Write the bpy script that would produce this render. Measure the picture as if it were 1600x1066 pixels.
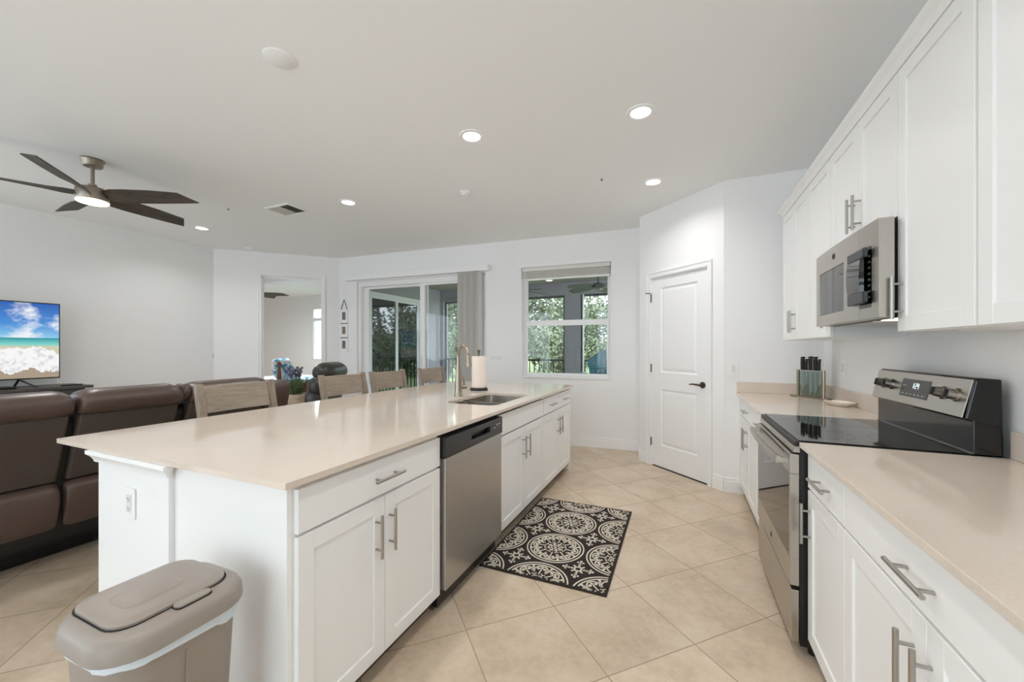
import bpy, bmesh, math, random
from math import sin, cos, pi, radians, hypot, atan2
from mathutils import Vector, Matrix

for o in list(bpy.data.objects):
    bpy.data.objects.remove(o, do_unlink=True)
SC = bpy.context.scene
COL = SC.collection
CEIL = 2.84

# ---------------------------------------------------------------- camera
cam_data = bpy.data.cameras.new('camera')
cam_data.sensor_width = 36.0
cam_data.lens = 612.4 / 1600 * 36.0
cam_data.shift_y = (544.3 - 533.0) / 1600.0
cam_data.clip_start = 0.02
cam_data.clip_end = 300
cam = bpy.data.objects.new('camera', cam_data)
cam.location = (0, 0, 1.31)
cam.rotation_euler = (pi / 2, 0, 0.4067)
COL.objects.link(cam)
SC.camera = cam

# ---------------------------------------------------------------- world (bright overcast sky), exposure
SC.view_settings.view_transform = 'Standard'
SC.view_settings.look = 'None'
SC.view_settings.exposure = 0.67
SC.view_settings.gamma = 1.0
SC.view_settings.use_curve_mapping = False
W = bpy.data.worlds.new('overcast_sky')
SC.world = W
W.use_nodes = True
_bg = W.node_tree.nodes['Background']
_bg.inputs[0].default_value = (0.82, 0.91, 1.0, 1)
_bg.inputs[1].default_value = 2.85
SC.cycles.max_bounces = 16
SC.cycles.diffuse_bounces = 10
SC.cycles.glossy_bounces = 6
SC.cycles.transparent_max_bounces = 24
CAN_W = 3.7          # watts per recessed lamp
CAN_C = (1.0, 0.98, 0.97)

# ---------------------------------------------------------------- materials
def lin(c):
    r = []
    for v in c[:3]:
        v = v / 255.0
        r.append(v / 12.92 if v <= 0.04045 else ((v + 0.055) / 1.055) ** 2.4)
    return (r[0], r[1], r[2], 1.0)

def mat(name, col, rough=0.5, metal=0.0, spec=0.5, noise=0.0, nscale=8.0, bump=0.0, bscale=60.0, stretch=None, coat=0.0, emit=None, estr=0.0):
    m = bpy.data.materials.new(name)
    m.use_nodes = True
    nt = m.node_tree
    b = nt.nodes['Principled BSDF']
    c = lin(col)
    b.inputs['Base Color'].default_value = c
    b.inputs['Roughness'].default_value = rough
    b.inputs['Metallic'].default_value = metal
    b.inputs['Specular IOR Level'].default_value = spec
    b.inputs['Coat Weight'].default_value = coat
    b.inputs['Coat Roughness'].default_value = 0.08
    if emit:
        b.inputs['Emission Color'].default_value = lin(emit)
        b.inputs['Emission Strength'].default_value = estr
    if noise or bump:
        tc = nt.nodes.new('ShaderNodeTexCoord')
        mp = nt.nodes.new('ShaderNodeMapping')
        nt.links.new(tc.outputs['Object'], mp.inputs[0])
        if stretch:
            mp.inputs['Scale'].default_value = stretch
    if noise:
        n = nt.nodes.new('ShaderNodeTexNoise')
        n.inputs['Scale'].default_value = nscale
        n.inputs['Detail'].default_value = 6
        nt.links.new(mp.outputs[0], n.inputs['Vector'])
        mx = nt.nodes.new('ShaderNodeMix')
        mx.data_type = 'RGBA'
        mx.inputs[6].default_value = tuple(max(0, x * (1 - noise)) for x in c[:3]) + (1,)
        mx.inputs[7].default_value = tuple(min(1, x * (1 + noise)) for x in c[:3]) + (1,)
        nt.links.new(n.outputs[0], mx.inputs[0])
        nt.links.new(mx.outputs[2], b.inputs['Base Color'])
    if bump:
        n2 = nt.nodes.new('ShaderNodeTexNoise')
        n2.inputs['Scale'].default_value = bscale
        n2.inputs['Detail'].default_value = 4
        nt.links.new(mp.outputs[0], n2.inputs['Vector'])
        bp = nt.nodes.new('ShaderNodeBump')
        bp.inputs['Strength'].default_value = bump
        bp.inputs['Distance'].default_value = 0.01
        nt.links.new(n2.outputs[0], bp.inputs['Height'])
        nt.links.new(bp.outputs[0], b.inputs['Normal'])
    return m

def glass_mat(name, tint=(246, 248, 248), refl=0.9, r0=0.03):
    m = bpy.data.materials.new(name)
    m.use_nodes = True
    nt = m.node_tree
    nt.nodes.remove(nt.nodes['Principled BSDF'])
    out = nt.nodes['Material Output']
    tr = nt.nodes.new('ShaderNodeBsdfTransparent')
    tr.inputs[0].default_value = lin(tint)
    gl = nt.nodes.new('ShaderNodeBsdfGlossy')
    gl.inputs['Roughness'].default_value = 0.02
    gl.inputs[0].default_value = (refl, refl, refl, 1)
    h = NT(nt)
    fr = nt.nodes.new('ShaderNodeLayerWeight')      # Schlick reflectance, the same from both sides of the pane
    fac = h.m('ADD', r0, h.m('MULTIPLY', h.m('POWER', fr.outputs['Facing'], 5.0), 0.93 - r0))
    fr.inputs[0].default_value = 0.5
    mx = nt.nodes.new('ShaderNodeMixShader')
    nt.links.new(fac, mx.inputs[0])
    nt.links.new(tr.outputs[0], mx.inputs[1])
    nt.links.new(gl.outputs[0], mx.inputs[2])
    nt.links.new(mx.outputs[0], out.inputs[0])
    return m

def emis(name, col, s):
    m = bpy.data.materials.new(name)
    m.use_nodes = True
    nt = m.node_tree
    nt.nodes.remove(nt.nodes['Principled BSDF'])
    e = nt.nodes.new('ShaderNodeEmission')
    e.inputs[0].default_value = lin(col)
    e.inputs[1].default_value = s
    nt.links.new(e.outputs[0], nt.nodes['Material Output'].inputs[0])
    return m

class NT:  # tiny helper for math-node expressions
    def __init__(s, nt): s.nt = nt
    def m(s, op, a, b=None, c=None):
        n = s.nt.nodes.new('ShaderNodeMath'); n.operation = op
        for i, x in enumerate((a, b, c)):
            if x is None: continue
            if isinstance(x, (int, float)): n.inputs[i].default_value = x
            else: s.nt.links.new(x, n.inputs[i])
        return n.outputs[0]
    def mix(s, f, a, b):
        n = s.nt.nodes.new('ShaderNodeMix'); n.data_type = 'RGBA'
        for i, x in ((0, f), (6, a), (7, b)):
            if isinstance(x, (int, float, tuple)): n.inputs[i].default_value = x
            else: s.nt.links.new(x, n.inputs[i])
        return n.outputs[2]
    def noise(s, vec, scale, detail=4, rough=0.5):
        n = s.nt.nodes.new('ShaderNodeTexNoise')
        n.inputs['Scale'].default_value = scale; n.inputs['Detail'].default_value = detail
        n.inputs['Roughness'].default_value = rough
        s.nt.links.new(vec, n.inputs['Vector'])
        return n.outputs[0]
    def ramp(s, f, stops):
        n = s.nt.nodes.new('ShaderNodeValToRGB')
        e = n.color_ramp.elements
        while len(e) < len(stops): e.new(0.5)
        for k, (p, c) in enumerate(stops):
            e[k].position = p; e[k].color = c
        s.nt.links.new(f, n.inputs[0])
        return n.outputs[0]

def tile_mat():
    m = bpy.data.materials.new('floor_tile'); m.use_nodes = True
    nt = m.node_tree; h = NT(nt); b = nt.nodes['Principled BSDF']
    tc = nt.nodes.new('ShaderNodeTexCoord')
    sp = nt.nodes.new('ShaderNodeSeparateXYZ'); nt.links.new(tc.outputs['Object'], sp.inputs[0])
    x = h.m('SUBTRACT', sp.outputs[0], -0.9157); y = h.m('SUBTRACT', sp.outputs[1], 1.5877)
    s = 0.4584
    u = h.m('DIVIDE', h.m('MULTIPLY', h.m('ADD', x, y), 0.70711), s)
    v = h.m('DIVIDE', h.m('MULTIPLY', h.m('SUBTRACT', y, x), 0.70711), s)
    def edge(t):
        f = h.m('FRACT', t)
        return h.m('MINIMUM', f, h.m('SUBTRACT', 1.0, f))
    d = h.m('MINIMUM', edge(u), edge(v))
    g = h.m('LESS_THAN', d, 0.0058)
    cell = nt.nodes.new('ShaderNodeCombineXYZ')
    nt.links.new(h.m('FLOOR', u), cell.inputs[0]); nt.links.new(h.m('FLOOR', v), cell.inputs[1])
    wn = nt.nodes.new('ShaderNodeTexWhiteNoise'); nt.links.new(cell.outputs[0], wn.inputs['Vector'])
    add = nt.nodes.new('ShaderNodeVectorMath'); add.operation = 'ADD'
    sc = nt.nodes.new('ShaderNodeVectorMath'); sc.operation = 'SCALE'; sc.inputs['Scale'].default_value = 7.0
    nt.links.new(wn.outputs['Color'], sc.inputs[0])
    nt.links.new(tc.outputs['Object'], add.inputs[0]); nt.links.new(sc.outputs[0], add.inputs[1])
    n1 = h.noise(add.outputs[0], 3.5, 6, 0.6)
    n2 = h.noise(add.outputs[0], 28, 4, 0.6)
    f = h.m('ADD', h.m('MULTIPLY', n1, 0.75), h.m('MULTIPLY', n2, 0.25))
    base = h.ramp(f, [(0.32, lin((187, 168, 144))), (0.5, lin((207, 188, 164))), (0.68, lin((218, 201, 180)))])
    tone = h.m('ADD', 0.95, h.m('MULTIPLY', wn.outputs['Value'], 0.07))
    hs = nt.nodes.new('ShaderNodeHueSaturation'); nt.links.new(base, hs.inputs['Color']); nt.links.new(tone, hs.inputs['Value'])
    colr = h.mix(g, hs.outputs[0], lin((165, 146, 124)))
    nt.links.new(colr, b.inputs['Base Color'])
    nt.links.new(h.m('ADD', 0.33, h.m('MULTIPLY', g, 0.4)), b.inputs['Roughness'])
    bp = nt.nodes.new('ShaderNodeBump'); bp.inputs['Strength'].default_value = 0.35; bp.inputs['Distance'].default_value = 0.002
    nt.links.new(h.m('MINIMUM', d, 0.012), bp.inputs['Height'])
    bp.inputs['Distance'].default_value = 0.08
    nt.links.new(bp.outputs[0], b.inputs['Normal'])
    return m

def quartz_mat(name, c):
    m = bpy.data.materials.new(name); m.use_nodes = True
    nt = m.node_tree; h = NT(nt); b = nt.nodes['Principled BSDF']
    tc = nt.nodes.new('ShaderNodeTexCoord')
    n1 = h.noise(tc.outputs['Object'], 160, 2); n2 = h.noise(tc.outputs['Object'], 3, 4)
    f = h.m('ADD', h.m('MULTIPLY', n1, 0.5), h.m('MULTIPLY', n2, 0.5))
    a = lin(c); k = 0.05
    nt.links.new(h.ramp(f, [(0.35, tuple(x * (1 - k) for x in a[:3]) + (1,)), (0.65, tuple(min(1, x * (1 + k)) for x in a[:3]) + (1,))]), b.inputs['Base Color'])
    b.inputs['Roughness'].default_value = 0.08
    b.inputs['Specular IOR Level'].default_value = 0.5
    return m

def wood_mat(name, c1, c2, scale=(30, 30, 3), rough=0.5):
    m = bpy.data.materials.new(name); m.use_nodes = True
    nt = m.node_tree; h = NT(nt); b = nt.nodes['Principled BSDF']
    tc = nt.nodes.new('ShaderNodeTexCoord'); mp = nt.nodes.new('ShaderNodeMapping')
    mp.inputs['Scale'].default_value = scale
    nt.links.new(tc.outputs['Object'], mp.inputs[0])
    n1 = h.noise(mp.outputs[0], 1.5, 8, 0.65); n2 = h.noise(mp.outputs[0], 6, 4)
    f = h.m('ADD', h.m('MULTIPLY', n1, 0.7), h.m('MULTIPLY', n2, 0.3))
    nt.links.new(h.ramp(f, [(0.36, lin(c1)), (0.62, lin(c2))]), b.inputs['Base Color'])
    b.inputs['Roughness'].default_value = rough
    return m

def screen_mat():   # the beach picture showing on the television (object coords: y across, z up, both 0..1 scaled)
    m = bpy.data.materials.new('beach_picture'); m.use_nodes = True
    nt = m.node_tree; h = NT(nt); b = nt.nodes['Principled BSDF']
    tc = nt.nodes.new('ShaderNodeTexCoord'); sp = nt.nodes.new('ShaderNodeSeparateXYZ')
    nt.links.new(tc.outputs['Object'], sp.inputs[0])
    y = h.m('DIVIDE', sp.outputs[1], 1.44); z = h.m('DIVIDE', sp.outputs[2], 0.81)
    mp = nt.nodes.new('ShaderNodeMapping'); mp.inputs['Scale'].default_value = (1, 2.2, 3.4); mp.inputs['Location'].default_value = (0.0, 0.0, 0.0)
    nt.links.new(tc.outputs['Object'], mp.inputs[0])
    cl = h.noise(mp.outputs[0], 1.25, 7, 0.6)
    sky = h.ramp(z, [(0.52, lin((140, 200, 236))), (0.70, lin((66, 140, 214))), (1.0, lin((24, 84, 176)))])
    clf = h.ramp(cl, [(0.47, (0, 0, 0, 1)), (0.60, (1, 1, 1, 1))])
    sky2 = h.mix(clf, sky, lin((238, 242, 246)))
    sea = h.ramp(z, [(0.38, lin((196, 214, 190))), (0.44, lin((120, 208, 200))), (0.515, lin((34, 148, 160)))])
    wob = h.m('ADD', z, h.m('MULTIPLY', h.m('SUBTRACT', h.noise(tc.outputs['Object'], 4.5, 7, 0.62), 0.5), 0.42))
    foam = h.ramp(h.noise(tc.outputs['Object'], 16, 6, 0.6), [(0.30, lin((186, 188, 192))), (0.50, lin((246, 246, 246)))])
    sand = lin((168, 152, 132))
    low = h.mix(h.m('GREATER_THAN', wob, 0.12), sand, foam)
    low2 = h.mix(h.m('GREATER_THAN', wob, 0.365), low, lin((206, 200, 172)))
    low3 = h.mix(h.m('GREATER_THAN', z, 0.415), low2, sea)
    col = h.mix(h.m('GREATER_THAN', z, 0.52), low3, sky2)
    b.inputs['Base Color'].default_value = (0.01, 0.01, 0.01, 1)
    b.inputs['Roughness'].default_value = 0.25
    nt.links.new(col, b.inputs['Emission Color'])
    b.inputs['Emission Strength'].default_value = 0.62
    return m

M = {}
M['wall'] = mat('wall_paint', (238, 238, 238), 0.7, bump=0.05, bscale=55)
M['ceil'] = mat('ceiling_paint', (240, 240, 240), 0.8, bump=0.02, bscale=40)
M['trimw'] = mat('trim_white', (240, 240, 240), 0.4)
M['cab'] = mat('cabinet_white', (239, 239, 238), 0.35)
M['quartz'] = quartz_mat('quartz', (219, 206, 193))
M['tile'] = tile_mat()
M['steel'] = mat('stainless_steel', (186, 180, 172), 0.32, 1.0, noise=0.10, nscale=6, stretch=(40, 1.5, 40))
M['steelv'] = mat('stainless_brushed', (186, 183, 180), 0.33, 1.0, noise=0.12, nscale=5, stretch=(30, 30, 1.2))
M['sinksteel'] = mat('sink_steel', (186, 180, 172), 0.27, 1.0)
M['mwcap'] = mat('dark_grey_plastic', (34, 37, 41), 0.35)
M['nickel'] = mat('brushed_nickel', (176, 172, 167), 0.30, 1.0)
M['warmnickel'] = mat('warm_nickel', (170, 158, 142), 0.28, 1.0)
M['bronze'] = mat('dark_bronze', (110, 98, 84), 0.35, 1.0)
M['black'] = mat('black_plastic', (18, 17, 17), 0.4)
M['dwblack'] = mat('charcoal_plastic', (46, 45, 45), 0.35)
M['blackglass'] = mat('black_glass', (10, 9, 9), 0.04, spec=0.6)
M['blacksatin'] = mat('black_satin', (24, 22, 21), 0.45, bump=0.05, bscale=200)
M['blackenamel'] = mat('black_enamel', (16, 15, 15), 0.12)
M['darkdisp'] = mat('display_dark', (52, 50, 48), 0.25)
M['digit'] = emis('clock_digit', (220, 240, 245), 1.2)
M['leather'] = mat('brown_leather', (88, 71, 64), 0.36, noise=0.12, nscale=5, bump=0.18, bscale=14)
M['leatherb'] = mat('brown_leather_back', (76, 66, 61), 0.55, noise=0.08, nscale=30, bump=0.06, bscale=90)
M['oliveleather'] = mat('dark_olive_leather', (58, 56, 50), 0.35, noise=0.12, nscale=6, bump=0.1, bscale=25)
M['stoolw'] = wood_mat('grey_washed_wood', (146, 132, 118), (176, 161, 144), (30, 2.2, 34), 0.55)
M['stoolleg'] = wood_mat('grey_washed_wood_post', (134, 120, 106), (168, 152, 136), (40, 40, 5), 0.55)
M['stoolseat'] = mat('grey_seat_fabric', (150, 146, 142), 0.8, noise=0.08, nscale=60)
M['fanwood'] = wood_mat('weathered_dark_wood', (52, 46, 40), (84, 74, 64), (2.5, 2.5, 30), 0.6)
M['fanmetal'] = mat('antique_pewter', (152, 142, 130), 0.42, 1.0)
M['lampon'] = emis('lamp_lens', (255, 247, 236), 6.0)
M['lampfan'] = emis('fan_lamp_lens', (255, 244, 228), 1.6)
M['lampfar'] = emis('porch_lamp_lens', (255, 240, 215), 3.0)
M['trash'] = mat('taupe_plastic', (150, 140, 131), 0.42, bump=0.04, bscale=160)
M['bag'] = mat('white_bag', (214, 224, 232), 0.4)
M['rugd'] = mat('dark_brown_pile', (44, 36, 31), 0.95, noise=0.2, nscale=120, bump=0.5, bscale=220)
M['rugl'] = mat('cream_pile', (224, 214, 198), 0.95, noise=0.1, nscale=120, bump=0.5, bscale=220)
M['toe'] = mat('toe_kick_shaded', (84, 74, 65), 0.7)  # shade under the cabinets is put into this colour
M['tvblack'] = mat('tv_bezel', (40, 40, 42), 0.35)
M['screen'] = screen_mat()
M['console'] = wood_mat('charcoal_console_wood', (58, 56, 54), (86, 82, 78), (30, 4, 30), 0.4)
M['glass'] = glass_mat('window_glass')
M['glassdark'] = glass_mat('tinted_glass', (80, 100, 90), 0.8, 0.20)
M['vinyl'] = mat('white_vinyl', (238, 238, 238), 0.4)
M['vane'] = mat('blind_vane', (204, 202, 198), 0.6)
M['blindw'] = mat('blind_slat', (222, 218, 214), 0.5)
M['paper'] = mat('paper_towel', (244, 232, 222), 0.9, bump=0.15, bscale=120)
M['knifeh'] = mat('knife_handle', (26, 21, 18), 0.35)
M['blade'] = mat('knife_blade', (214, 220, 222), 0.45, 0.6)
M['acryl'] = glass_mat('clear_acrylic', (226, 232, 230), 0.9)
M['ceramic'] = mat('white_ceramic', (236, 228, 216), 0.2)
M['starfish'] = mat('dark_starfish', (66, 58, 54), 0.6)
M['plate'] = mat('wall_plate', (240, 240, 240), 0.35)
M['platein'] = mat('wall_plate_insert', (226, 226, 226), 0.35)
M['slot'] = mat('socket_slot', (70, 68, 66), 0.6)
M['potw'] = wood_mat('whitewashed_pot', (150, 128, 106), (196, 178, 158), (6, 6, 30), 0.7)
M['tablew'] = wood_mat('end_table_wood', (92, 74, 60), (130, 108, 88), (6, 30, 6), 0.4)
M['leafg'] = mat('lavender_leaf', (96, 112, 70), 0.6)
M['leafp'] = mat('lavender_flower', (96, 96, 116), 0.7)
M['photo1'] = mat('grey_photo', (110, 108, 106), 0.4, noise=0.6, nscale=30)
M['photo2'] = mat('sepia_photo', (136, 118, 96), 0.4, noise=0.7, nscale=34)
M['photo3'] = mat('monochrome_photo', (120, 120, 120), 0.4, noise=0.9, nscale=36)
M['rope'] = mat('hanging_cord', (70, 66, 62), 0.8)
M['lanaiw'] = mat('porch_stucco', (160, 158, 164), 0.85, bump=0.15, bscale=60)
M['lanaic'] = mat('porch_ceiling_paint', (136, 130, 128), 0.85)
M['concrete'] = mat('porch_concrete', (170, 166, 158), 0.8, noise=0.1)
M['bronzefr'] = mat('porch_dark_frame', (44, 50, 50), 0.5)
M['teal'] = mat('teal_plastic_wood', (10, 96, 110), 0.5)
M['grass'] = mat('lawn_grass', (146, 164, 108), 0.95, noise=0.25, nscale=3)
M['bark'] = mat('tree_bark', (112, 100, 88), 0.9, noise=0.3, nscale=8)
M['leaf1'] = mat('oak_leaf', (110, 120, 96), 0.7)
M['leaf2'] = mat('pale_leaf', (136, 146, 116), 0.7)
M['leaf3'] = mat('pine_needle', (132, 142, 128), 0.7)
M['palmleaf'] = mat('palm_fan_blade', (58, 72, 66), 0.7)
M['bedw'] = wood_mat('carved_bed_wood', (92, 58, 44), (134, 88, 66), (20, 20, 4), 0.4)
M['quilt'] = mat('blue_white_quilt', (204, 221, 234), 0.85)
_nt = M['quilt'].node_tree; _h = NT(_nt); _tc = _nt.nodes.new('ShaderNodeTexCoord')
_nt.links.new(_h.ramp(_h.noise(_tc.outputs['Object'], 11, 4, 0.6), [(0.40, lin((60, 140, 190))), (0.47, lin((150, 204, 228))), (0.53, lin((240, 244, 246)))]), _nt.nodes['Principled BSDF'].inputs['Base Color'])
M['linen'] = mat('white_linen', (236, 238, 242), 0.85)
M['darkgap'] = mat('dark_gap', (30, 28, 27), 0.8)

# ---------------------------------------------------------------- mesh builder
class MB:
    def __init__(s):
        s.v = []; s.f = []; s.mi = []
    def add(s, vs, fs, mi=0):
        n = len(s.v)
        s.v += [tuple(p) for p in vs]
        s.f += [tuple(n + i for i in f) for f in fs]
        s.mi += [mi] * len(fs)
        return s
    def box(s, x0, x1, y0, y1, z0, z1, mi=0):
        vs = [(x0, y0, z0), (x1, y0, z0), (x1, y1, z0), (x0, y1, z0), (x0, y0, z1), (x1, y0, z1), (x1, y1, z1), (x0, y1, z1)]
        return s.add(vs, [(0, 3, 2, 1), (4, 5, 6, 7), (0, 1, 5, 4), (1, 2, 6, 5), (2, 3, 7, 6), (3, 0, 4, 7)], mi)
    def hexa(s, b, t, mi=0):  # four bottom points, four top points
        return s.add(list(b) + list(t), [(0, 3, 2, 1), (4, 5, 6, 7), (0, 1, 5, 4), (1, 2, 6, 5), (2, 3, 7, 6), (3, 0, 4, 7)], mi)
    def bar(s, p, q, w, h, up=(0, 0, 1), mi=0):  # rectangular bar from p to q
        p = Vector(p); q = Vector(q); d = (q - p).normalized()
        u = Vector(up)
        if abs(d.dot(u)) > 0.98: u = Vector((1, 0, 0))
        a = d.cross(u).normalized(); b = a.cross(d).normalized()
        a *= w / 2; b *= h / 2
        return s.hexa([p - a - b, p + a - b, p + a + b, p - a + b], [q - a - b, q + a - b, q + a + b, q - a + b], mi)
    def tube(s, pts, r, n=12, mi=0, cap=True):
        pts = [Vector(p) for p in pts]; L = len(pts)
        rs = [r] * L if isinstance(r, (int, float)) else list(r)
        rings = []; prev = None
        for i, p in enumerate(pts):
            if i == 0: d = pts[1] - p
            elif i == L - 1: d = p - pts[i - 1]
            else: d = pts[i + 1] - pts[i - 1]
            d.normalize()
            if prev is None:
                a = d.cross(Vector((0, 0, 1)))
                if a.length < 1e-3: a = d.cross(Vector((1, 0, 0)))
            else:
                a = prev - d * prev.dot(d)
            a.normalize(); prev = a; b = d.cross(a)
            rings.append([p + (a * cos(2 * pi * k / n) + b * sin(2 * pi * k / n)) * rs[i] for k in range(n)])
        return s.skin(rings, cap, mi)
    def skin(s, rings, cap=True, mi=0, close=True):
        n = len(rings[0]); vs = [p for r in rings for p in r]; fs = []
        for i in range(len(rings) - 1):
            for k in range(n if close else n - 1):
                k2 = (k + 1) % n
                fs.append((i * n + k, i * n + k2, (i + 1) * n + k2, (i + 1) * n + k))
        if cap and close:
            fs.append(tuple(range(n))[::-1]); fs.append(tuple((len(rings) - 1) * n + k for k in range(n)))
        return s.add(vs, fs, mi)
    def lathe(s, prof, c=(0, 0, 0), n=24, mi=0, sx=1.0, sy=1.0):
        rings = [[(c[0] + r * sx * cos(2 * pi * k / n), c[1] + r * sy * sin(2 * pi * k / n), c[2] + z) for k in range(n)] for r, z in prof]
        return s.skin(rings, True, mi)
    def prism(s, poly, axis, c0, c1, mi=0):  # polygon in the plane normal to axis; poly holds the two other coords in xyz order
        def P(a, b, c):
            return {'x': (c, a, b), 'y': (a, c, b), 'z': (a, b, c)}[axis]
        return s.skin([[P(a, b, c0) for a, b in poly], [P(a, b, c1) for a, b in poly]], True, mi)
    def sphere(s, c, r, n=16, m=10, sc=(1, 1, 1), mi=0):
        rings = []
        for i in range(m + 1):
            t = pi * min(max(i / m, 0.012), 0.988)
            rings.append([(c[0] + r * sc[0] * sin(t) * cos(2 * pi * k / n), c[1] + r * sc[1] * sin(t) * sin(2 * pi * k / n), c[2] + r * sc[2] * cos(t)) for k in range(n)])
        return s.skin(rings, True, mi)
    def frame(s, axis, c0, c1, a0, a1, b0, b1, w, wb=None, wt=None, mi=0):  # rectangular ring, thickness c0..c1 on axis; a, b the other axes in xyz order
        wb = w if wb is None else wb; wt = w if wt is None else wt
        def B(aa, ab, ba, bb):
            if axis == 'x': s.box(c0, c1, aa, ab, ba, bb, mi)
            elif axis == 'y': s.box(aa, ab, c0, c1, ba, bb, mi)
            else: s.box(aa, ab, ba, bb, c0, c1, mi)
        B(a0, a0 + w, b0, b1); B(a1 - w, a1, b0, b1); B(a0 + w, a1 - w, b0, b0 + wb); B(a0 + w, a1 - w, b1 - wt, b1)
        return s
    def xf(s, mtx):
        s.v = [tuple(mtx @ Vector(p)) for p in s.v]
        return s
    def build(s, name, mats, parent=None, world=True, smooth=0, bevel=0, seg=2, subsurf=0, label=None):
        vs = s.v
        if parent is not None and world:
            inv = world_of(parent).inverted()
            vs = [tuple(inv @ Vector(p)) for p in vs]
        me = bpy.data.meshes.new(name)
        me.from_pydata(vs, [], s.f)
        if not isinstance(mats, (list, tuple)): mats = [mats]
        for m in mats: me.materials.append(m)
        if len(mats) > 1: me.polygons.foreach_set('material_index', s.mi)
        bm = bmesh.new(); bm.from_mesh(me)
        bmesh.ops.recalc_face_normals(bm, faces=bm.faces)
        bm.to_mesh(me); bm.free()
        if smooth:
            me.polygons.foreach_set('use_smooth', [True] * len(me.polygons))
            if smooth < 170: me.set_sharp_from_angle(angle=radians(smooth))
        o = bpy.data.objects.new(name, me)
        COL.objects.link(o)
        if parent is not None: o.parent = parent
        if bevel:
            b = o.modifiers.new('bevel', 'BEVEL'); b.width = bevel; b.segments = seg; b.limit_method = 'ANGLE'; b.angle_limit = radians(40)
        if subsurf:
            b = o.modifiers.new('subsurf', 'SUBSURF'); b.levels = subsurf; b.render_levels = subsurf
        if label: o['label'] = label
        return o

def world_of(o):
    m = Matrix.Translation(o.location) @ Matrix.Rotation(o.rotation_euler[2], 4, 'Z')
    return m if o.parent is None else world_of(o.parent) @ m

def tag(o, label, cat, group=None):
    o['label'] = label; o['category'] = cat
    if group: o['group'] = group
    return o

def thing(name, label, cat, loc=(0, 0, 0), rotz=0.0, group=None):
    o = bpy.data.objects.new(name, None); COL.objects.link(o)
    o.location = loc; o.rotation_euler = (0, 0, rotz); o.empty_display_size = 0.1
    return tag(o, label, cat, group)

def struct(name, mb, m, parent=None, **k):
    o = mb.build(name, m, parent, **k)
    o['kind'] = 'structure'
    return o

def sempty(name, loc, rotz):
    o = bpy.data.objects.new(name, None); COL.objects.link(o)
    o.location = loc; o.rotation_euler = (0, 0, rotz); o['kind'] = 'structure'
    return o

def copy_tree(o, parent=None):
    c = o.copy(); COL.objects.link(c)
    if parent is not None: c.parent = parent
    for ch in list(o.children): copy_tree(ch, c)
    return c

# ================================================================ THE SETTING
A = Vector((-5.33, 4.96)); B = Vector((-0.46, 5.21))       # back wall face, left to right
D0 = Vector((-6.56, 3.73)); P0 = Vector((-0.44, 4.79)); P1 = Vector((0.361, 4.055))
XR = 1.105; XL = -6.58; YF = 4.055; YREAR = -2.6

def wall_run(name, P, Q, th, z0, z1, openings=(), m='wall'):
    """wall whose room face runs from P to Q; local x along it, y outward"""
    d = Q - P; L = d.length; e = sempty_frame(P, Q)
    mb = MB(); xs = 0.0
    for (u0, u1, a, b) in sorted(openings):
        mb.box(xs, u0, 0, th, z0, z1)
        if a > z0: mb.box(u0, u1, 0, th, z0, a)
        if b < z1: mb.box(u0, u1, 0, th, b, z1)
        xs = u1
    mb.box(xs, L, 0, th, z0, z1)
    mb.xf(e)
    return struct(name, mb, M[m])

def sempty_frame(P, Q):
    d = Q - P
    return Matrix.Translation((P.x, P.y, 0)) @ Matrix.Rotation(atan2(d.y, d.x), 4, 'Z')

def rot_of(P, Q):
    d = Q - P
    return atan2(d.y, d.x)

# floor, ceiling
struct('floor', MB().box(-12.7, 1.3, YREAR, 5.42, -0.1, 0.0), M['tile'])
struct('floor_bedroom', MB().box(-12.7, -5.45, 5.421, 8.3, -0.1, 0.0), M['tile'])
struct('ceiling', MB().box(-12.7, 1.3, YREAR, 5.3, CEIL, CEIL + 0.1), M['ceil'])
struct('ceiling_bedroom', MB().box(-12.7, -5.45, 5.3, 8.3, CEIL, CEIL + 0.1), M['ceil'])
WIN = (3.27, 4.50, 0.90, 2.44); SLD = (0.37, 2.72, 0.0, 2.41)
wall_run('wall_back', A, B, 0.20, 0, CEIL, [SLD, WIN])
wall_run('wall_left', Vector((XL, YREAR)), Vector((XL, 3.71)), 0.12, 0, CEIL, [(0.3, 3.3, 0.12, 2.45)])  # opening for the added left window
BDO = (0.633, 1.498, 0.0, 2.48)
wall_run('wall_front', Vector((XR, YREAR)), Vector((XL, YREAR)), 0.12, 0, CEIL, [(0.9, 2.9, 0.02, 2.6), (4.4, 7.5, 0.02, 2.6)])  # openings for the two added rear windows
wall_run('wall_bedroom_door', Vector((XL, 3.71)), A, 0.12, 0, CEIL, [BDO])
PDO = (0.178, 0.922, 0.0, 2.092)
wall_run('wall_pantry', P0, P1, 0.12, 0, CEIL, [PDO])
wall_run('wall_pantry_return', Vector((-0.458, 5.205)), P0, 0.12, 0, CEIL)
wall_run('wall_kitchen_end', P1, Vector((XR, YF)), 0.12, 0, CEIL)
wall_run('wall_right', Vector((XR, YF)), Vector((XR, YREAR)), 0.12, 0, CEIL)
# pantry interior back so the door has a room behind it
struct('wall_pantry_inside', MB().box(-0.5, 1.3, 5.3, 5.4, 0, CEIL), M['wall'])
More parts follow.
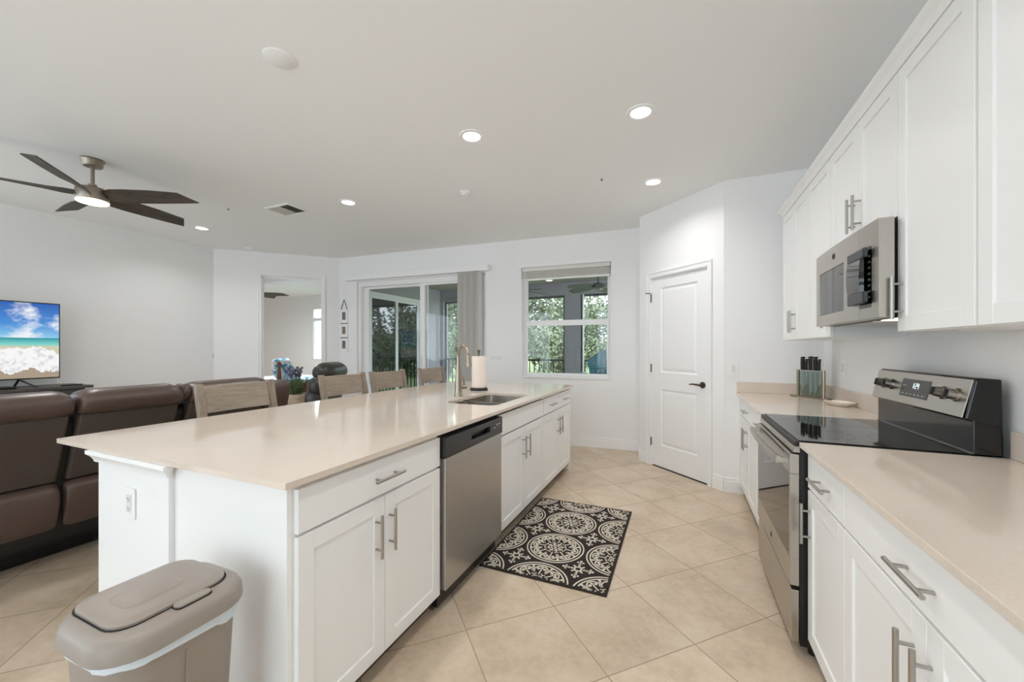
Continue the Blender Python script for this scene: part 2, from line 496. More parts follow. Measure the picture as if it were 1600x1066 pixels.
# bedroom shell
struct('wall_bedroom_far', MB().box(-12.7, -9.90, 8.2, 8.3, 0, CEIL).box(-9.90, -8.84, 8.2, 8.3, 0, 0.95).box(-9.90, -8.84, 8.2, 8.3, 2.50, CEIL).box(-8.84, -5.45, 8.2, 8.3, 0, CEIL), M['wall'])
struct('wall_bedroom_left', MB().box(-12.8, -12.7, 3.55, 8.3, 0, CEIL), M['wall'])
struct('wall_bedroom_near', MB().box(-12.7, -6.71, 3.55, 3.65, 0, CEIL), M['wall'])
struct('wall_bedroom_side', MB().box(-5.6, -5.45, 5.16, 5.75, 0, CEIL).box(-5.6, -5.45, 7.5, 8.3, 0, CEIL).box(-5.6, -5.45, 5.75, 7.5, 2.41, CEIL), M['lanaiw'])

def base_run(name, P, Q, segs, h=0.135):
    mb = MB()
    for u0, u1 in segs:
        mb.box(u0, u1, -0.014, 0, 0, h - 0.03).box(u0, u1, -0.009, 0, h - 0.03, h)
    mb.xf(sempty_frame(P, Q))
    return struct(name, mb, M['trimw'], bevel=0.003)
base_run('baseboard_back', A, B, [(0.0, SLD[0] - 0.01), (SLD[1] + 0.08, 4.87)])
base_run('baseboard_left', Vector((XL, YREAR)), Vector((XL, 3.71)), [(0, 6.3)])
base_run('baseboard_bedroom_door', Vector((XL, 3.71)), A, [(0.0, BDO[0] - 0.065), (BDO[1] + 0.065, 1.76)])
base_run('baseboard_pantry', P0, P1, [(0.0, PDO[0] - 0.065), (PDO[1] + 0.05, 1.087)])
base_run('baseboard_pantry_return', Vector((-0.458, 5.205)), P0, [(0.0, 0.41)])
base_run('baseboard_kitchen_end', P1, Vector((XR, YF)), [(0.0, 0.16)])

# ---------------------------------------------------------------- doors
def casing(mb, u0, u1, ztop, w, wr=None):
    wr = wr or w
    for a, b in ((u0 - w, u0), (u1, u1 + wr)):
        mb.box(a, b, -0.016, 0, 0, ztop + w)
    mb.box(u0, u1, -0.016, 0, ztop, ztop + w)
    # raised outer moulding and inner jamb
    mb.box(u0 - w, u0 - w + 0.018, -0.022, -0.016, 0, ztop + w)
    mb.box(u1 + wr - 0.018, u1 + wr, -0.022, -0.016, 0, ztop + w)
    mb.box(u0 - w + 0.018, u1 + wr - 0.018, -0.022, -0.016, ztop + w - 0.018, ztop + w)
    mb.box(u0, u0 + 0.012, 0, 0.118, 0, ztop).box(u1 - 0.012, u1, 0, 0.118, 0, ztop).box(u0 + 0.012, u1 - 0.012, 0, 0.118, ztop - 0.012, ztop)

d1 = sempty('door_1', (P0.x, P0.y, 0), rot_of(P0, P1))
d1['label'] = 'white two-panel pantry door with a bronze lever handle'
mb = MB(); casing(mb, PDO[0], PDO[1], PDO[3], 0.062, 0.048)
mb.build('casing', M['trimw'], d1, world=False, bevel=0.003)
def raised_panel(mb, x0, x1, z0, z1, f):
    """sunken frame around a raised field on the face y = f (towards -y)"""
    w = 0.022; dp = 0.012
    def ring(i, y): return [(x0 + i, y, z0 + i), (x1 - i, y, z0 + i), (x1 - i, y, z1 - i), (x0 + i, y, z1 - i)]
    mb.skin([ring(0, f), ring(w * 0.55, f + dp), ring(w, f + dp), ring(w * 2.1, f + 0.004)], False)
    r = ring(w * 2.1, f + 0.004)
    mb.add(r, [(0, 1, 2, 3)])
u0, u1 = PDO[0] + 0.014, PDO[1] - 0.014
mb = MB(); f = 0.012; t = 0.035
st = 0.118
zs = [(0.245, 0.862), (1.045, 1.972)]
mb.box(u0, u1, f + 0.0125, f + t, 0.012, 2.078)
# front skin with two openings
pu0, pu1 = u0 + st, u1 - st
for a, b, c, d in ((u0, pu0, 0.012, 2.078), (pu1, u1, 0.012, 2.078), (pu0, pu1, 0.012, zs[0][0]), (pu0, pu1, zs[0][1], zs[1][0]), (pu0, pu1, zs[1][1], 2.078)):
    mb.box(a, b, f, f + 0.0125, c, d)
for z0, z1 in zs: raised_panel(mb, pu0, pu1, z0, z1, f)
lf = mb.build('door_leaf', M['trimw'], d1, world=False)
mb = MB(); hx = u1 - 0.055; hz = 0.952
mb.tube([(hx, f - 0.0005, hz), (hx, f - 0.008, hz)], 0.031, 20).tube([(hx, f - 0.008, hz), (hx, f - 0.05, hz)], 0.011, 12)
mb.tube([(hx + 0.012, f - 0.05, hz), (hx - 0.02, f - 0.053, hz + 0.002), (hx - 0.07, f - 0.055, hz + 0.006), (hx - 0.115, f - 0.052, hz)], [0.011, 0.010, 0.008, 0.006], 12)
mb.build('lever_handle', M['bronze'], d1, world=False, smooth=50)
for hzz in (0.27, 1.09, 1.87):
    MB().tube([(u0 - 0.006, -0.004, hzz - 0.045), (u0 - 0.006, -0.004, hzz + 0.045)], 0.007, 10).build('hinge', M['bronze'], d1, world=False)
# door stop arm on the top hinge
MB().tube([(u0 - 0.002, -0.012, 1.925), (u0 - 0.05, -0.035, 1.93)], 0.005, 8).tube([(u0 - 0.05, -0.035, 1.93), (u0 - 0.055, -0.04, 1.93)], 0.010, 8).build('door_stop', M['bronze'], d1, world=False)
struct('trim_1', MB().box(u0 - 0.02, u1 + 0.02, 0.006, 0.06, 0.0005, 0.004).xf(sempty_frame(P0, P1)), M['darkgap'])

d2 = sempty('door_2', (XL, 3.71, 0), rot_of(Vector((XL, 3.71)), A))
mb = MB(); casing(mb, BDO[0], BDO[1], BDO[3], 0.055)
mb.build('casing', M['trimw'], d2, world=False, bevel=0.003)
# opened leaf swung into the bedroom, hinged on the right jamb
mb = MB(); a = radians(98)
mb.box(-0.83, 0, 0, 0.035, 0.012, 2.455)
mb.xf(Matrix.Translation((BDO[1] - 0.016, 0.125, 0)) @ Matrix.Rotation(-a, 4, 'Z'))
mb.build('door_leaf', M['trimw'], d2, world=False, bevel=0.003)
for hzz in (0.3, 1.0, 1.62, 2.28):
    MB().box(BDO[1] - 0.016, BDO[1] - 0.0125, 0.07, 0.112, hzz - 0.05, hzz + 0.05).build('hinge', M['bronzefr'], d2, world=False)

# ---------------------------------------------------------------- window over the lanai
BR = rot_of(A, B)
w1 = sempty('window_1', (A.x, A.y, 0), BR)
w1['label'] = 'white single-hung kitchen window looking onto the porch'
u0, u1, z0, z1 = WIN
mb = MB()
mb.frame('y', 0.095, 0.155, u0, u1, z0, z1, 0.035, 0.035, 0.035)
mb.build('window_frame', M['vinyl'], w1, world=False, bevel=0.003)
mb = MB().frame('y', 0.085, 0.12, u0 + 0.035, u1 - 0.035, z0 + 0.035, 1.70, 0.026, 0.03, 0.075)
mb.build('lower_sash', M['vinyl'], w1, world=False, bevel=0.003)
MB().frame('y', 0.122, 0.15, u0 + 0.035, u1 - 0.035, 1.64, z1 - 0.035, 0.022).build('upper_sash', M['vinyl'], w1, world=False, bevel=0.003)
MB().box(u0 + 0.055, u1 - 0.055, 0.100, 0.104, z0 + 0.06, 1.63).build('lower_pane', M['glass'], w1, world=False)
MB().box(u0 + 0.055, u1 - 0.055, 0.134, 0.138, 1.66, z1 - 0.055).build('upper_pane', M['glass'], w1, world=False)
MB().box(u0 + 0.001, u1 - 0.001, -0.02, 0.094, z0 + 0.0005, z0 + 0.018).build('window_sill', M['trimw'], w1, world=False, bevel=0.004)
mb = MB().box(u0 - 0.05, u1 + 0.03, -0.012, -0.0005, z1 + 0.004, z1 + 0.06)
struct('trim_2', mb.xf(sempty_frame(A, B)), M['trimw'], bevel=0.003)

w9 = sempty('window_added_3', (XL, YREAR, 0), pi / 2)  # unseen window, added to let fill light in from the left
MB().frame('y', 0.03, 0.10, 0.302, 3.298, 0.122, 2.448, 0.05).box(1.77, 1.83, 0.03, 0.10, 0.172, 2.398).build('window_frame', M['vinyl'], w9, world=False)
for a, b in ((0.352, 1.77), (1.83, 3.248)): MB().box(a, b, 0.06, 0.065, 0.172, 2.398).build('pane', M['glass'], w9, world=False)

for nm, a, b, z0_ in (('window_added_4', 0.9, 2.9, 0.02), ('window_added_5', 4.4, 7.5, 0.02)):  # two unseen windows added behind the camera for fill light
    w9 = sempty(nm, (XR, YREAR, 0), pi)
    MB().frame('y', 0.03, 0.10, a + 0.002, b - 0.002, z0_ + 0.002, 2.598, 0.05).build('window_frame', M['vinyl'], w9, world=False)
    MB().box(a + 0.052, b - 0.052, 0.06, 0.065, z0_ + 0.052, 2.548).build('pane', M['glass'], w9, world=False)

# ---------------------------------------------------------------- sliding glass door
d3 = sempty('door_3', (A.x, A.y, 0), BR)
d3['label'] = 'white framed sliding glass door onto the porch'
u0, u1, z0, z1 = SLD
mb = MB()
mb.frame('y', 0.03, 0.15, u0 + 0.001, u1 - 0.001, 0.001, z1 - 0.001, 0.055, 0.03, 0.075)
mb.build('door_frame', M['vinyl'], d3, world=False, bevel=0.003)
um = 1.62
for nm, a, b, y in (('fixed_panel', u0 + 0.056, um + 0.05, 0.10), ('sliding_panel', um - 0.05, u1 - 0.056, 0.045)):
    p = MB().frame('y', y, y + 0.04, a, b, 0.032, z1 - 0.077, 0.10 if nm == 'fixed_panel' else 0.085, 0.10, 0.035).build(nm, M['vinyl'], d3, world=False, bevel=0.003)
    MB().box(a + 0.08, b - 0.08, y + 0.018, y + 0.022, 0.12, z1 - 0.10).build('pane', M['glass'], p, world=False)
MB().box(um - 0.03, um - 0.015, 0.015, 0.045, 0.95, 1.2).build('pull_handle', M['vinyl'], d3, world=False)

vb = thing('vertical_blind', 'white vertical blind with its vanes bunched at the right of the glass door', 'blind', (A.x, A.y, 0), BR)
MB().box(0.20, 2.80, -0.115, -0.002, 2.425, 2.515).build('valance', M['trimw'], vb, world=False, bevel=0.006)
for k in range(11):
    uu = 2.335 + k * 0.033
    mb = MB(); yc = -0.062
    mb.prism([(-0.003, -0.042), (0.0035, -0.02), (0.0045, 0.0), (0.0035, 0.02), (-0.003, 0.042), (-0.0045, 0.042), (0.003, 0.0), (-0.0045, -0.042)], 'z', 0.03, 2.42)
    mb.xf(Matrix.Translation((uu, yc, 0)) @ Matrix.Rotation(radians(-38 + (k % 3) * 7), 4, 'Z'))
    mb.build('vane', M['vane'], vb, world=False, smooth=40)

rb = thing('raised_blind', 'grey-white horizontal blind pulled up at the top of the kitchen window', 'blind', (A.x, A.y, 0), BR)
u0, u1, z0, z1 = WIN
MB().box(u0 + 0.006, u1 - 0.012, 0.012, 0.066, z1 - 0.055, z1 - 0.002).build('headrail', M['blindw'], rb, world=False, bevel=0.003)
mb = MB()
for k in range(5):
    zz = z1 - 0.068 - k * 0.018
    mb.box(u0 + 0.008 + 0.004 * (k % 2), u1 - 0.014 - 0.003 * (k % 3), 0.004, 0.068, zz - 0.010, zz)
mb.build('slat_stack', M['blindw'], rb, world=False)
MB().box(u0 + 0.008, u1 - 0.014, 0.008, 0.066, z1 - 0.178, z1 - 0.156).build('bottom_rail', M['trimw'], rb, world=False, bevel=0.003)
MB().tube([(u0 + 0.075, -0.004, z1 - 0.05), (u0 + 0.075, -0.004, z1 - 0.80)], 0.004, 8).build('tilt_wand', M['trimw'], rb, world=False)
MB().tube([(u0 + 0.055, 0.002, z1 - 0.05), (u0 + 0.05, 0.002, z1 - 0.55)], 0.0018, 6).build('pull_cord', M['trimw'], rb, world=False)

# ================================================================ KITCHEN
def shaker(mb, n, xf, y0, y1, z0, z1, rail=0.058, th=0.019, dp=0.007, mi=0):
    """five-piece door whose face lies at x = xf looking along n"""
    xb = xf - n * th
    a, b = min(xf, xb), max(xf, xb)
    mb.box(a, b, y0, y0 + rail, z0, z1, mi).box(a, b, y1 - rail, y1, z0, z1, mi)
    mb.box(a, b, y0 + rail, y1 - rail, z0, z0 + rail, mi).box(a, b, y0 + rail, y1 - rail, z1 - rail, z1, mi)
    xp = xf - n * dp
    mb.box(min(xp, xb), max(xp, xb), y0 + rail, y1 - rail, z0 + rail, z1 - rail, mi)
    return mb

def pull(parent, n, xf, y, z, vert, length=0.165, posts=0.105, r=0.006, off=0.032):
    mb = MB(); xb = xf + n * off
    h = length / 2; q = posts / 2
    ax = (0, 0, 1) if vert else (0, 1, 0)
    P = lambda x, t: (x, y + ax[1] * t, z + ax[2] * t)
    mb.tube([P(xb, -h), P(xb, h)], r, 14)
    for t in (-q, q): mb.tube([P(xf + n * 0.0002, t), P(xb, t)], r * 0.75, 10)
    return mb.build('handle', M['nickel'], parent, smooth=50)

def cabinet(name, label, n, xf, depth, y0, y1, z0, z1, fronts, group, toe=True, gap=0.0015):
    """box behind the plane xf - n*0.02; fronts: (kind, ya, yb, za, zb, (handle y, z, vertical) or None)"""
    xb = xf - n * 0.0205; xr = xf - n * depth
    t = thing(name, label, 'cabinet', ((xb + xr) / 2, (y0 + y1) / 2, 0 if toe else z0), 0, group)
    a, b = min(xb, xr), max(xb, xr)
    w = 0.018; mb = MB()   # carcass: sides, bottom, top, back, front rail
    mb.box(a, b, y0, y0 + w, z0, z1).box(a, b, y1 - w, y1, z0, z1)
    mb.box(a, b, y0 + w, y1 - w, z0, z0 + w).box(a, b, y0 + w, y1 - w, z1 - w, z1)
    c0, c1 = (xr, xr + n * w); mb.box(min(c0, c1), max(c0, c1), y0 + w, y1 - w, z0 + w, z1 - w)
    c0, c1 = (xb, xb - n * w); mb.box(min(c0, c1), max(c0, c1), y0 + w, y1 - w, z0 + w, z1 - w)
    mb.build('body', M['cab'], t)
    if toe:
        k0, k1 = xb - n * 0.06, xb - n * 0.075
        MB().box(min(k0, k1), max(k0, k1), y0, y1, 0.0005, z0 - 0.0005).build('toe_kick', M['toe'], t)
    for kind, ya, yb, za, zb, hd in fronts:
        m = MB()
        if kind == 'door': shaker(m, n, xf, ya, yb, za, zb)
        else:
            x2 = xf - n * 0.019; m.box(min(xf, x2), max(xf, x2), ya, yb, za, zb)
        p = m.build('door' if kind == 'door' else ('drawer' if hd else 'false_front'), M['cab'], t, bevel=0.0018)
        if hd:
            for hh in (hd if isinstance(hd, list) else [hd]): pull(p, n, xf, *hh)
    return t

G_I = 'island base cabinets'; G_B = 'range wall base cabinets'; G_U = 'range wall upper cabinets'
XI = -1.085   # island door plane
DZ0, DZ1, RZ0, RZ1 = 0.10, 0.722, 0.732, 0.872
ZB0, ZB1 = 0.095, 0.892
cabinet('base_cabinet', 'white island cabinet beside the taupe bin, one wide drawer over two doors', 1, XI, 0.60, 0.846, 1.628, ZB0, ZB1, [
    ('drawer', 0.85, 1.626, RZ0, RZ1, (1.240, 0.800, False)),
    ('door', 0.85, 1.236, DZ0, DZ1, (1.186, 0.583, True)),
    ('door', 1.239, 1.626, DZ0, DZ1, (1.262, 0.583, True))], G_I)
cabinet('base_cabinet', 'white island sink cabinet with a plain false front and two doors beside the dishwasher', 1, XI, 0.60, 2.315, 3.203, ZB0, ZB1 - 0.24, [
    ('panel', 2.318, 3.200, RZ0, RZ1, None),
    ('door', 2.318, 2.756, DZ0, DZ1, (2.715, 0.575, True)),
    ('door', 2.759, 3.200, DZ0, DZ1, (2.800, 0.575, True))], G_I)
# the sink cabinet's front stays full height: a rail behind the false front
cabinet('base_cabinet', 'white island cabinet at the end near the window, two small drawers over two doors', 1, XI, 0.60, 3.206, 4.10, ZB0, ZB1, [
    ('drawer', 3.208, 3.650, RZ0, RZ1, (3.43, 0.800, False)),
    ('drawer', 3.653, 4.098, RZ0, RZ1, (3.875, 0.800, False)),
    ('door', 3.208, 3.650, DZ0, DZ1, (3.610, 0.575, True)),
    ('door', 3.653, 4.098, DZ0, DZ1, (3.695, 0.575, True))], G_I)

# end panels and the half wall behind the cabinets
struct('wall_island', MB().box(-2.205, -1.700, 0.81, 4.10, 0, 0.893), M['trimw'])
ep = MB().box(-1.699, -1.106, 0.828, 0.845, 0.0, 0.893).build('island_end_panel', M['cab'], bevel=0.0015)
tag(ep, 'plain white panel closing the island end behind the taupe bin', 'panel')
ep = MB().box(-1.699, -1.106, 4.101, 4.116, 0.0, 0.893).build('island_end_panel', M['cab'], bevel=0.0015)
tag(ep, 'plain white panel closing the far end of the island by the window', 'panel')
prof = [(0, 0), (0.010, 0), (0.012, 0.010), (0.020, 0.022), (0.030, 0.030), (0.034, 0.034), (0.034, 0.050), (0, 0.050)]
mb = MB()   # small crown under the slab around the half wall's end
for z_, o_ in ((0, 0),): pass
def ring(o, z): return [(-1.6985 + o, 0.8095 - o, z), (-2.2055 - o, 0.8095 - o, z), (-2.2055 - o, 4.05, z), (-2.2054, 4.05, z), (-2.2054, 0.8096, z), (-1.6985 + o, 0.8096, z)]
zz0 = 0.845
mb.skin([ring(o, zz0 + z) for o, z in ((0.0, 0.0), (0.010, 0.0), (0.012, 0.010), (0.019, 0.022), (0.027, 0.030), (0.030, 0.033), (0.030, 0.0475))], True)
struct('trim_3', mb, M['trimw'])

def outlet_plate(parent_none, name, label, cat, mtx, w=0.072, h=0.116, kind='outlet'):
    t = thing(name, label, cat, tuple(mtx.translation))
    t.rotation_euler = mtx.to_euler()
    MB().box(-w / 2, w / 2, -0.006, -0.0005, -h / 2, h / 2).build('cover_plate', M['plate'], t, world=False, bevel=0.0015)
    if kind == 'outlet':
        p = MB().box(-0.017, 0.017, -0.0085, -0.0062, -0.034, 0.034).build('socket_insert', M['platein'], t, world=False, bevel=0.001)
        for z in (-0.018, 0.018):
            m = MB()
            m.box(-0.0075, -0.0055, -0.0092, -0.0086, z - 0.004, z + 0.005).box(0.0055, 0.0075, -0.0092, -0.0086, z - 0.004, z + 0.005).box(-0.002, 0.002, -0.0092, -0.0086, z - 0.011, z - 0.007)
            m.build('socket_slots', M['slot'], p, world=False)
    else:
        k = max(1, round((w - 0.02) / 0.046))
        for i in range(k):
            x = (i - (k - 1) / 2) * 0.046
            MB().hexa([(x - 0.016, -0.0062, -0.033), (x + 0.016, -0.0062, -0.033), (x + 0.016, -0.0105, -0.033), (x - 0.016, -0.0105, -0.033)],
                      [(x - 0.016, -0.0062, 0.033), (x + 0.016, -0.0062, 0.033), (x + 0.016, -0.008, 0.033), (x - 0.016, -0.008, 0.033)]).build('rocker', M['platein'], t, world=False)
    return t
def onwall(P, Q, u, z): return sempty_frame(P, Q) @ Matrix.Translation((u, 0, z))
# outward faces look along local -y
outlet_plate(None, 'wall_outlet', 'white power outlet low on the island end wall above the taupe bin', 'outlet', Matrix.Translation((-1.953, 0.8095, 0.712)))
outlet_plate(None, 'light_switch', 'white light switch on the wall between the pantry door and the counter', 'switch', Matrix.Translation((0.437, 4.0545, 1.124)), kind='switch')
outlet_plate(None, 'light_switch', 'wide white switch plate on the back wall behind the paper towels', 'switch', onwall(A, B, 2.893, 1.165), w=0.19, kind='switch')
outlet_plate(None, 'wall_outlet', 'white wall plate on the long living room wall behind the sofa', 'outlet', onwall(Vector((XL, YREAR)), Vector((XL, 3.71)), 6.295, 1.20))
outlet_plate(None, 'wall_outlet', 'white power outlet above the counter behind the knife block', 'outlet', Matrix.Translation((XR - 0.0005, 3.62, 1.165)) @ Matrix.Rotation(-pi / 2, 4, 'Z'))

# dishwasher
t = thing('dishwasher', 'stainless steel dishwasher with a charcoal control strip built into the island', 'dishwasher', (-1.35, 1.97, 0))
MB().box(-1.66, -1.112, 1.640, 2.303, 0.02, 0.885).build('body', M['black'], t)
d = MB().box(-1.110, -1.064, 1.643, 2.300, 0.112, 0.764).build('door', M['steelv'], t, bevel=0.004)
mb = MB()
yy0, yy1, zz0, zz1 = 1.641, 2.302, 0.767, 0.868
ha, hb, hz0, hz1 = 1.90, 2.13, 0.803, 0.838   # pocket handle
for a, b, c, e in ((yy0, ha, zz0, zz1), (hb, yy1, zz0, zz1), (ha, hb, zz0, hz0), (ha, hb, hz1, zz1)): mb.box(-1.110, -1.060, a, b, c, e)
mb.box(-1.110, -1.100, ha, hb, hz0, hz1)
c = mb.build('control_strip', M['dwblack'], t)
MB().box(-1.0999, -1.088, ha + 0.002, hb - 0.002, hz0 + 0.012, hz1 - 0.002).build('pocket_handle', M['black'], c)
mb = MB()
for y in (2.222, 2.258): mb.tube([(-1.0599, y, 0.832), (-1.0585, y, 0.832)], 0.0045, 10)
for y in (2.18, 2.195, 2.238): mb.box(-1.0599, -1.0593, y, y + 0.008, 0.815, 0.818)
mb.build('indicator', M['plate'], c)
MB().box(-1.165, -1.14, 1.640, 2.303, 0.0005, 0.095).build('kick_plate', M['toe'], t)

# island worktop with the sink cut-out
def slab_with_hole(x0, x1, y0, y1, z0, z1, hole):
    """hole: list of (x,y) counter-clockwise, one mesh with a real opening"""
    bm = bmesh.new()
    n = len(hole)
    mb = MB()
    outer = [(x0, y0), (x1, y0), (x1, y1), (x0, y1)]
    hx0 = min(p[0] for p in hole); hx1 = max(p[0] for p in hole); hy0 = min(p[1] for p in hole); hy1 = max(p[1] for p in hole)
    # quads between the hole's box and the slab edge
    for a, b, c, d in ((x0, hx0, y0, y1), (hx1, x1, y0, y1), (hx0, hx1, y0, hy0), (hx0, hx1, hy1, y1)):
        mb.add([(a, c, z1), (b, c, z1), (b, d, z1), (a, d, z1), (a, c, z0), (b, c, z0), (b, d, z0), (a, d, z0)], [(0, 1, 2, 3), (7, 6, 5, 4)])
    cs = [(hx1, hy1), (hx0, hy1), (hx0, hy0), (hx1, hy0)]
    q = n // 4
    for k in range(4):
        seg = hole[k * q:(k + 1) * q]
        pts = [cs[k]] + seg
        for z, rev in ((z1, False), (z0, True)):
            mb.add([(p[0], p[1], z) for p in pts], [tuple(range(len(pts)))])
    mb.skin([[(p[0], p[1], z0) for p in hole], [(p[0], p[1], z1) for p in hole]], False)
    for (ax, ay), (bx, by) in zip(outer, outer[1:] + outer[:1]):
        mb.add([(ax, ay, z0), (bx, by, z0), (bx, by, z1), (ax, ay, z1)], [(0, 1, 2, 3)])
    return mb
def rrect(x0, x1, y0, y1, r, k=6):
    out = []
    for cx, cy, a0 in ((x1 - r, y1 - r, 0), (x0 + r, y1 - r, 90), (x0 + r, y0 + r, 180), (x1 - r, y0 + r, 270)):
        for i in range(k + 1):
            a = radians(a0 + 90 * i / k); out.append((cx + r * cos(a), cy + r * sin(a)))
    return out
SX0, SX1, SY0, SY1 = -1.585, -1.175, 2.425, 3.125
hole = rrect(SX0, SX1, SY0, SY1, 0.07)
o = slab_with_hole(-2.515, -1.06, 0.789, 4.126, 0.894, 0.914, hole).build('island_countertop', M['quartz'])
tag(o, 'large cream quartz countertop on the kitchen island with a sink cut into it', 'countertop')

t = thing('kitchen_sink', 'stainless double-bowl sink set into the island countertop', 'sink', (-1.38, 2.775, 0.70))
ydiv = 2.70
mb = MB(); zt = 0.8935
rim = rrect(SX0 - 0.02, SX1 + 0.02, SY0 - 0.02, SY1 + 0.02, 0.08)
bowls = [(SY0 - 0.004, ydiv - 0.012), (ydiv + 0.012, SY1 + 0.004)]
mb.box(SX0 - 0.02, SX1 + 0.02, SY0 - 0.025, SY0 - 0.0045, zt - 0.01, zt).box(SX0 - 0.02, SX1 + 0.02, SY1 + 0.0045, SY1 + 0.025, zt - 0.01, zt)
mb.box(SX0 - 0.025, SX0 - 0.0045, SY0 - 0.004, SY1 + 0.004, zt - 0.01, zt).box(SX1 + 0.0045, SX1 + 0.025, SY0 - 0.004, SY1 + 0.004, zt - 0.01, zt)
mb.build('rim', M['nickel'], t)
MB().box(SX0 - 0.003, SX1 + 0.003, ydiv - 0.0115, ydiv + 0.0115, 0.72, zt - 0.003).build('divider', M['nickel'], t, bevel=0.006)
for ya, yb in bowls:
    r = rrect(SX0 - 0.004, SX1 + 0.004, ya, yb, 0.06)
    cx, cy = (SX0 + SX1) / 2, (ya + yb) / 2
    def sc(k, z): return [(cx + (x - cx) * k, cy + (y - cy) * k, z) for x, y in r]
    mb = MB(); mb.skin([sc(1, zt), sc(0.985, 0.76), sc(0.95, 0.725), sc(0.88, 0.712), sc(0.12, 0.705)], False)
    mb.add(sc(0.12, 0.705), [tuple(range(len(r)))])
    b = mb.build('bowl', M['sinksteel'], t, smooth=50)
    MB().lathe([(0.045, 0), (0.045, 0.003), (0.034, 0.004), (0.02, 0.001)], (cx, cy, 0.7065), 20).build('drain', M['nickel'], b)

t = thing('kitchen_faucet', 'tall brushed nickel pull-down faucet arching over the island sink', 'faucet', (-1.69, 2.80, 0.9145))
fx, fy = -1.69, 2.80; dx, dy = 0.862, -0.507
MB().lathe([(0.036, 0), (0.036, 0.006), (0.033, 0.010), (0.030, 0.05), (0.027, 0.10), (0.0225, 0.16), (0.018, 0.22), (0.0155, 0.27)], (fx, fy, 0.9145), 20).build('body', M['warmnickel'], t, smooth=40)
pts = [(0, 1.18), (0, 1.245)]
R = 0.082
for k in range(11):
    a = pi - pi * k / 10 * 0.93
    pts.append((R + R * cos(a), 1.245 + R * sin(a)))
s = MB().tube([(fx + dx * u, fy + dy * u, z) for u, z in pts], 0.0145, 14).build('spout', M['warmnickel'], t, smooth=50)
u, z = pts[-1]
MB().tube([(fx + dx * (u + 0.001), fy + dy * (u + 0.001), z - 0.004), (fx + dx * (u + 0.009), fy + dy * (u + 0.009), z - 0.045), (fx + dx * (u + 0.016), fy + dy * (u + 0.016), z - 0.10)], [0.0165, 0.020, 0.024], 16).build('spray_head', M['warmnickel'], t, smooth=50)
px, py = 0.45, 0.89
l = MB().tube([(fx + px * 0.02, fy + py * 0.02, 0.985), (fx + px * 0.075, fy + py * 0.075, 0.985)], [0.017, 0.018], 14).build('valve', M['warmnickel'], t, smooth=50)
MB().tube([(fx + px * 0.06, fy + py * 0.06, 0.998), (fx + px * 0.055, fy + py * 0.055, 1.03), (fx + px * 0.045, fy + py * 0.045, 1.075)], [0.008, 0.007, 0.005], 10).build('lever', M['warmnickel'], t, smooth=50)

# paper towels
t = thing('paper_towel_holder', 'black paper towel holder base with a turned finial beside the sink', 'holder', (-1.76, 3.29, 0.9145))
cx, cy = -1.76, 3.29
MB().lathe([(0.093, 0), (0.096, 0.004), (0.096, 0.014), (0.088, 0.021), (0.02, 0.022)], (cx, cy, 0.9145), 6).build('base', M['black'], t, bevel=0.003)
MB().tube([(cx, cy, 0.937), (cx, cy, 1.255)], 0.006, 10).build('rod', M['bronze'], t)
MB().lathe([(0.006, 0), (0.013, 0.003), (0.013, 0.007), (0.007, 0.011), (0.009, 0.018), (0.016, 0.028), (0.014, 0.037), (0.004, 0.043)], (cx, cy, 1.2555), 14).build('finial', M['bronze'], t, smooth=60)
mb = MB()
ro, ri = 0.066, 0.020
ringp = [(ri, 0), (ro - 0.002, 0), (ro, 0.002), (ro, 0.294), (ro - 0.002, 0.296), (ri, 0.296)]
n = 36
rings = [[(cx + r * cos(2 * pi * k / n), cy + r * sin(2 * pi * k / n), 0.938 + z) for k in range(n)] for r, z in ringp + ringp[:1]]
mb.skin(rings, False)
a = 0.6
mb.prism([(cx + (ro + 0.0005) * cos(a + k * 0.1), cy + (ro + 0.0005) * sin(a + k * 0.1)) for k in range(6)] + [(cx + (ro + 0.006 - 0.001 * k) * cos(a + k * 0.1), cy + (ro + 0.006 - 0.001 * k) * sin(a + k * 0.1)) for k in (5, 4, 3, 2, 1, 0)], 'z', 0.94, 1.232)
o = mb.build('paper_towel_roll', M['paper'], smooth=40)
tag(o, 'full white roll of paper towels standing on the black holder', 'paper towels')

# ---------------------------------------------------------------- range wall
XB = 0.485
cabinet('base_cabinet', 'white base cabinet in the far corner, wide drawer over two doors', -1, XB, 0.60, 3.238, 3.975, ZB0, ZB1, [
    ('drawer', 3.240, 3.973, RZ0, RZ1, (3.62, 0.80, False)),
    ('door', 3.608, 3.973, DZ0, DZ1, (3.640, 0.583, True)),
    ('door', 3.240, 3.605, DZ0, DZ1, (3.575, 0.583, True))], G_B)
cabinet('base_cabinet', 'narrow white base cabinet on the far side of the stove, with drawer and door', -1, XB, 0.60, 2.787, 3.235, ZB0, ZB1, [
    ('drawer', 2.789, 3.233, RZ0, RZ1, (3.01, 0.80, False)),
    ('door', 2.789, 3.233, DZ0, DZ1, (2.822, 0.583, True))], G_B)
o = MB().box(XB - 0.0, XB + 0.02, 3.977, 4.0535, 0.095, 0.892).build('filler_strip', M['cab'])
tag(o, 'thin white filler strip between the far corner cabinet and the end wall', 'filler strip')
cabinet('base_cabinet', 'narrow white base cabinet on the near side of the stove, with drawer and door', -1, XB, 0.60, 1.588, 1.985, ZB0, ZB1, [
    ('drawer', 1.590, 1.983, RZ0, RZ1, (1.775, 0.800, False)),
    ('door', 1.590, 1.983, DZ0, DZ1, (1.945, 0.592, True))], G_B)
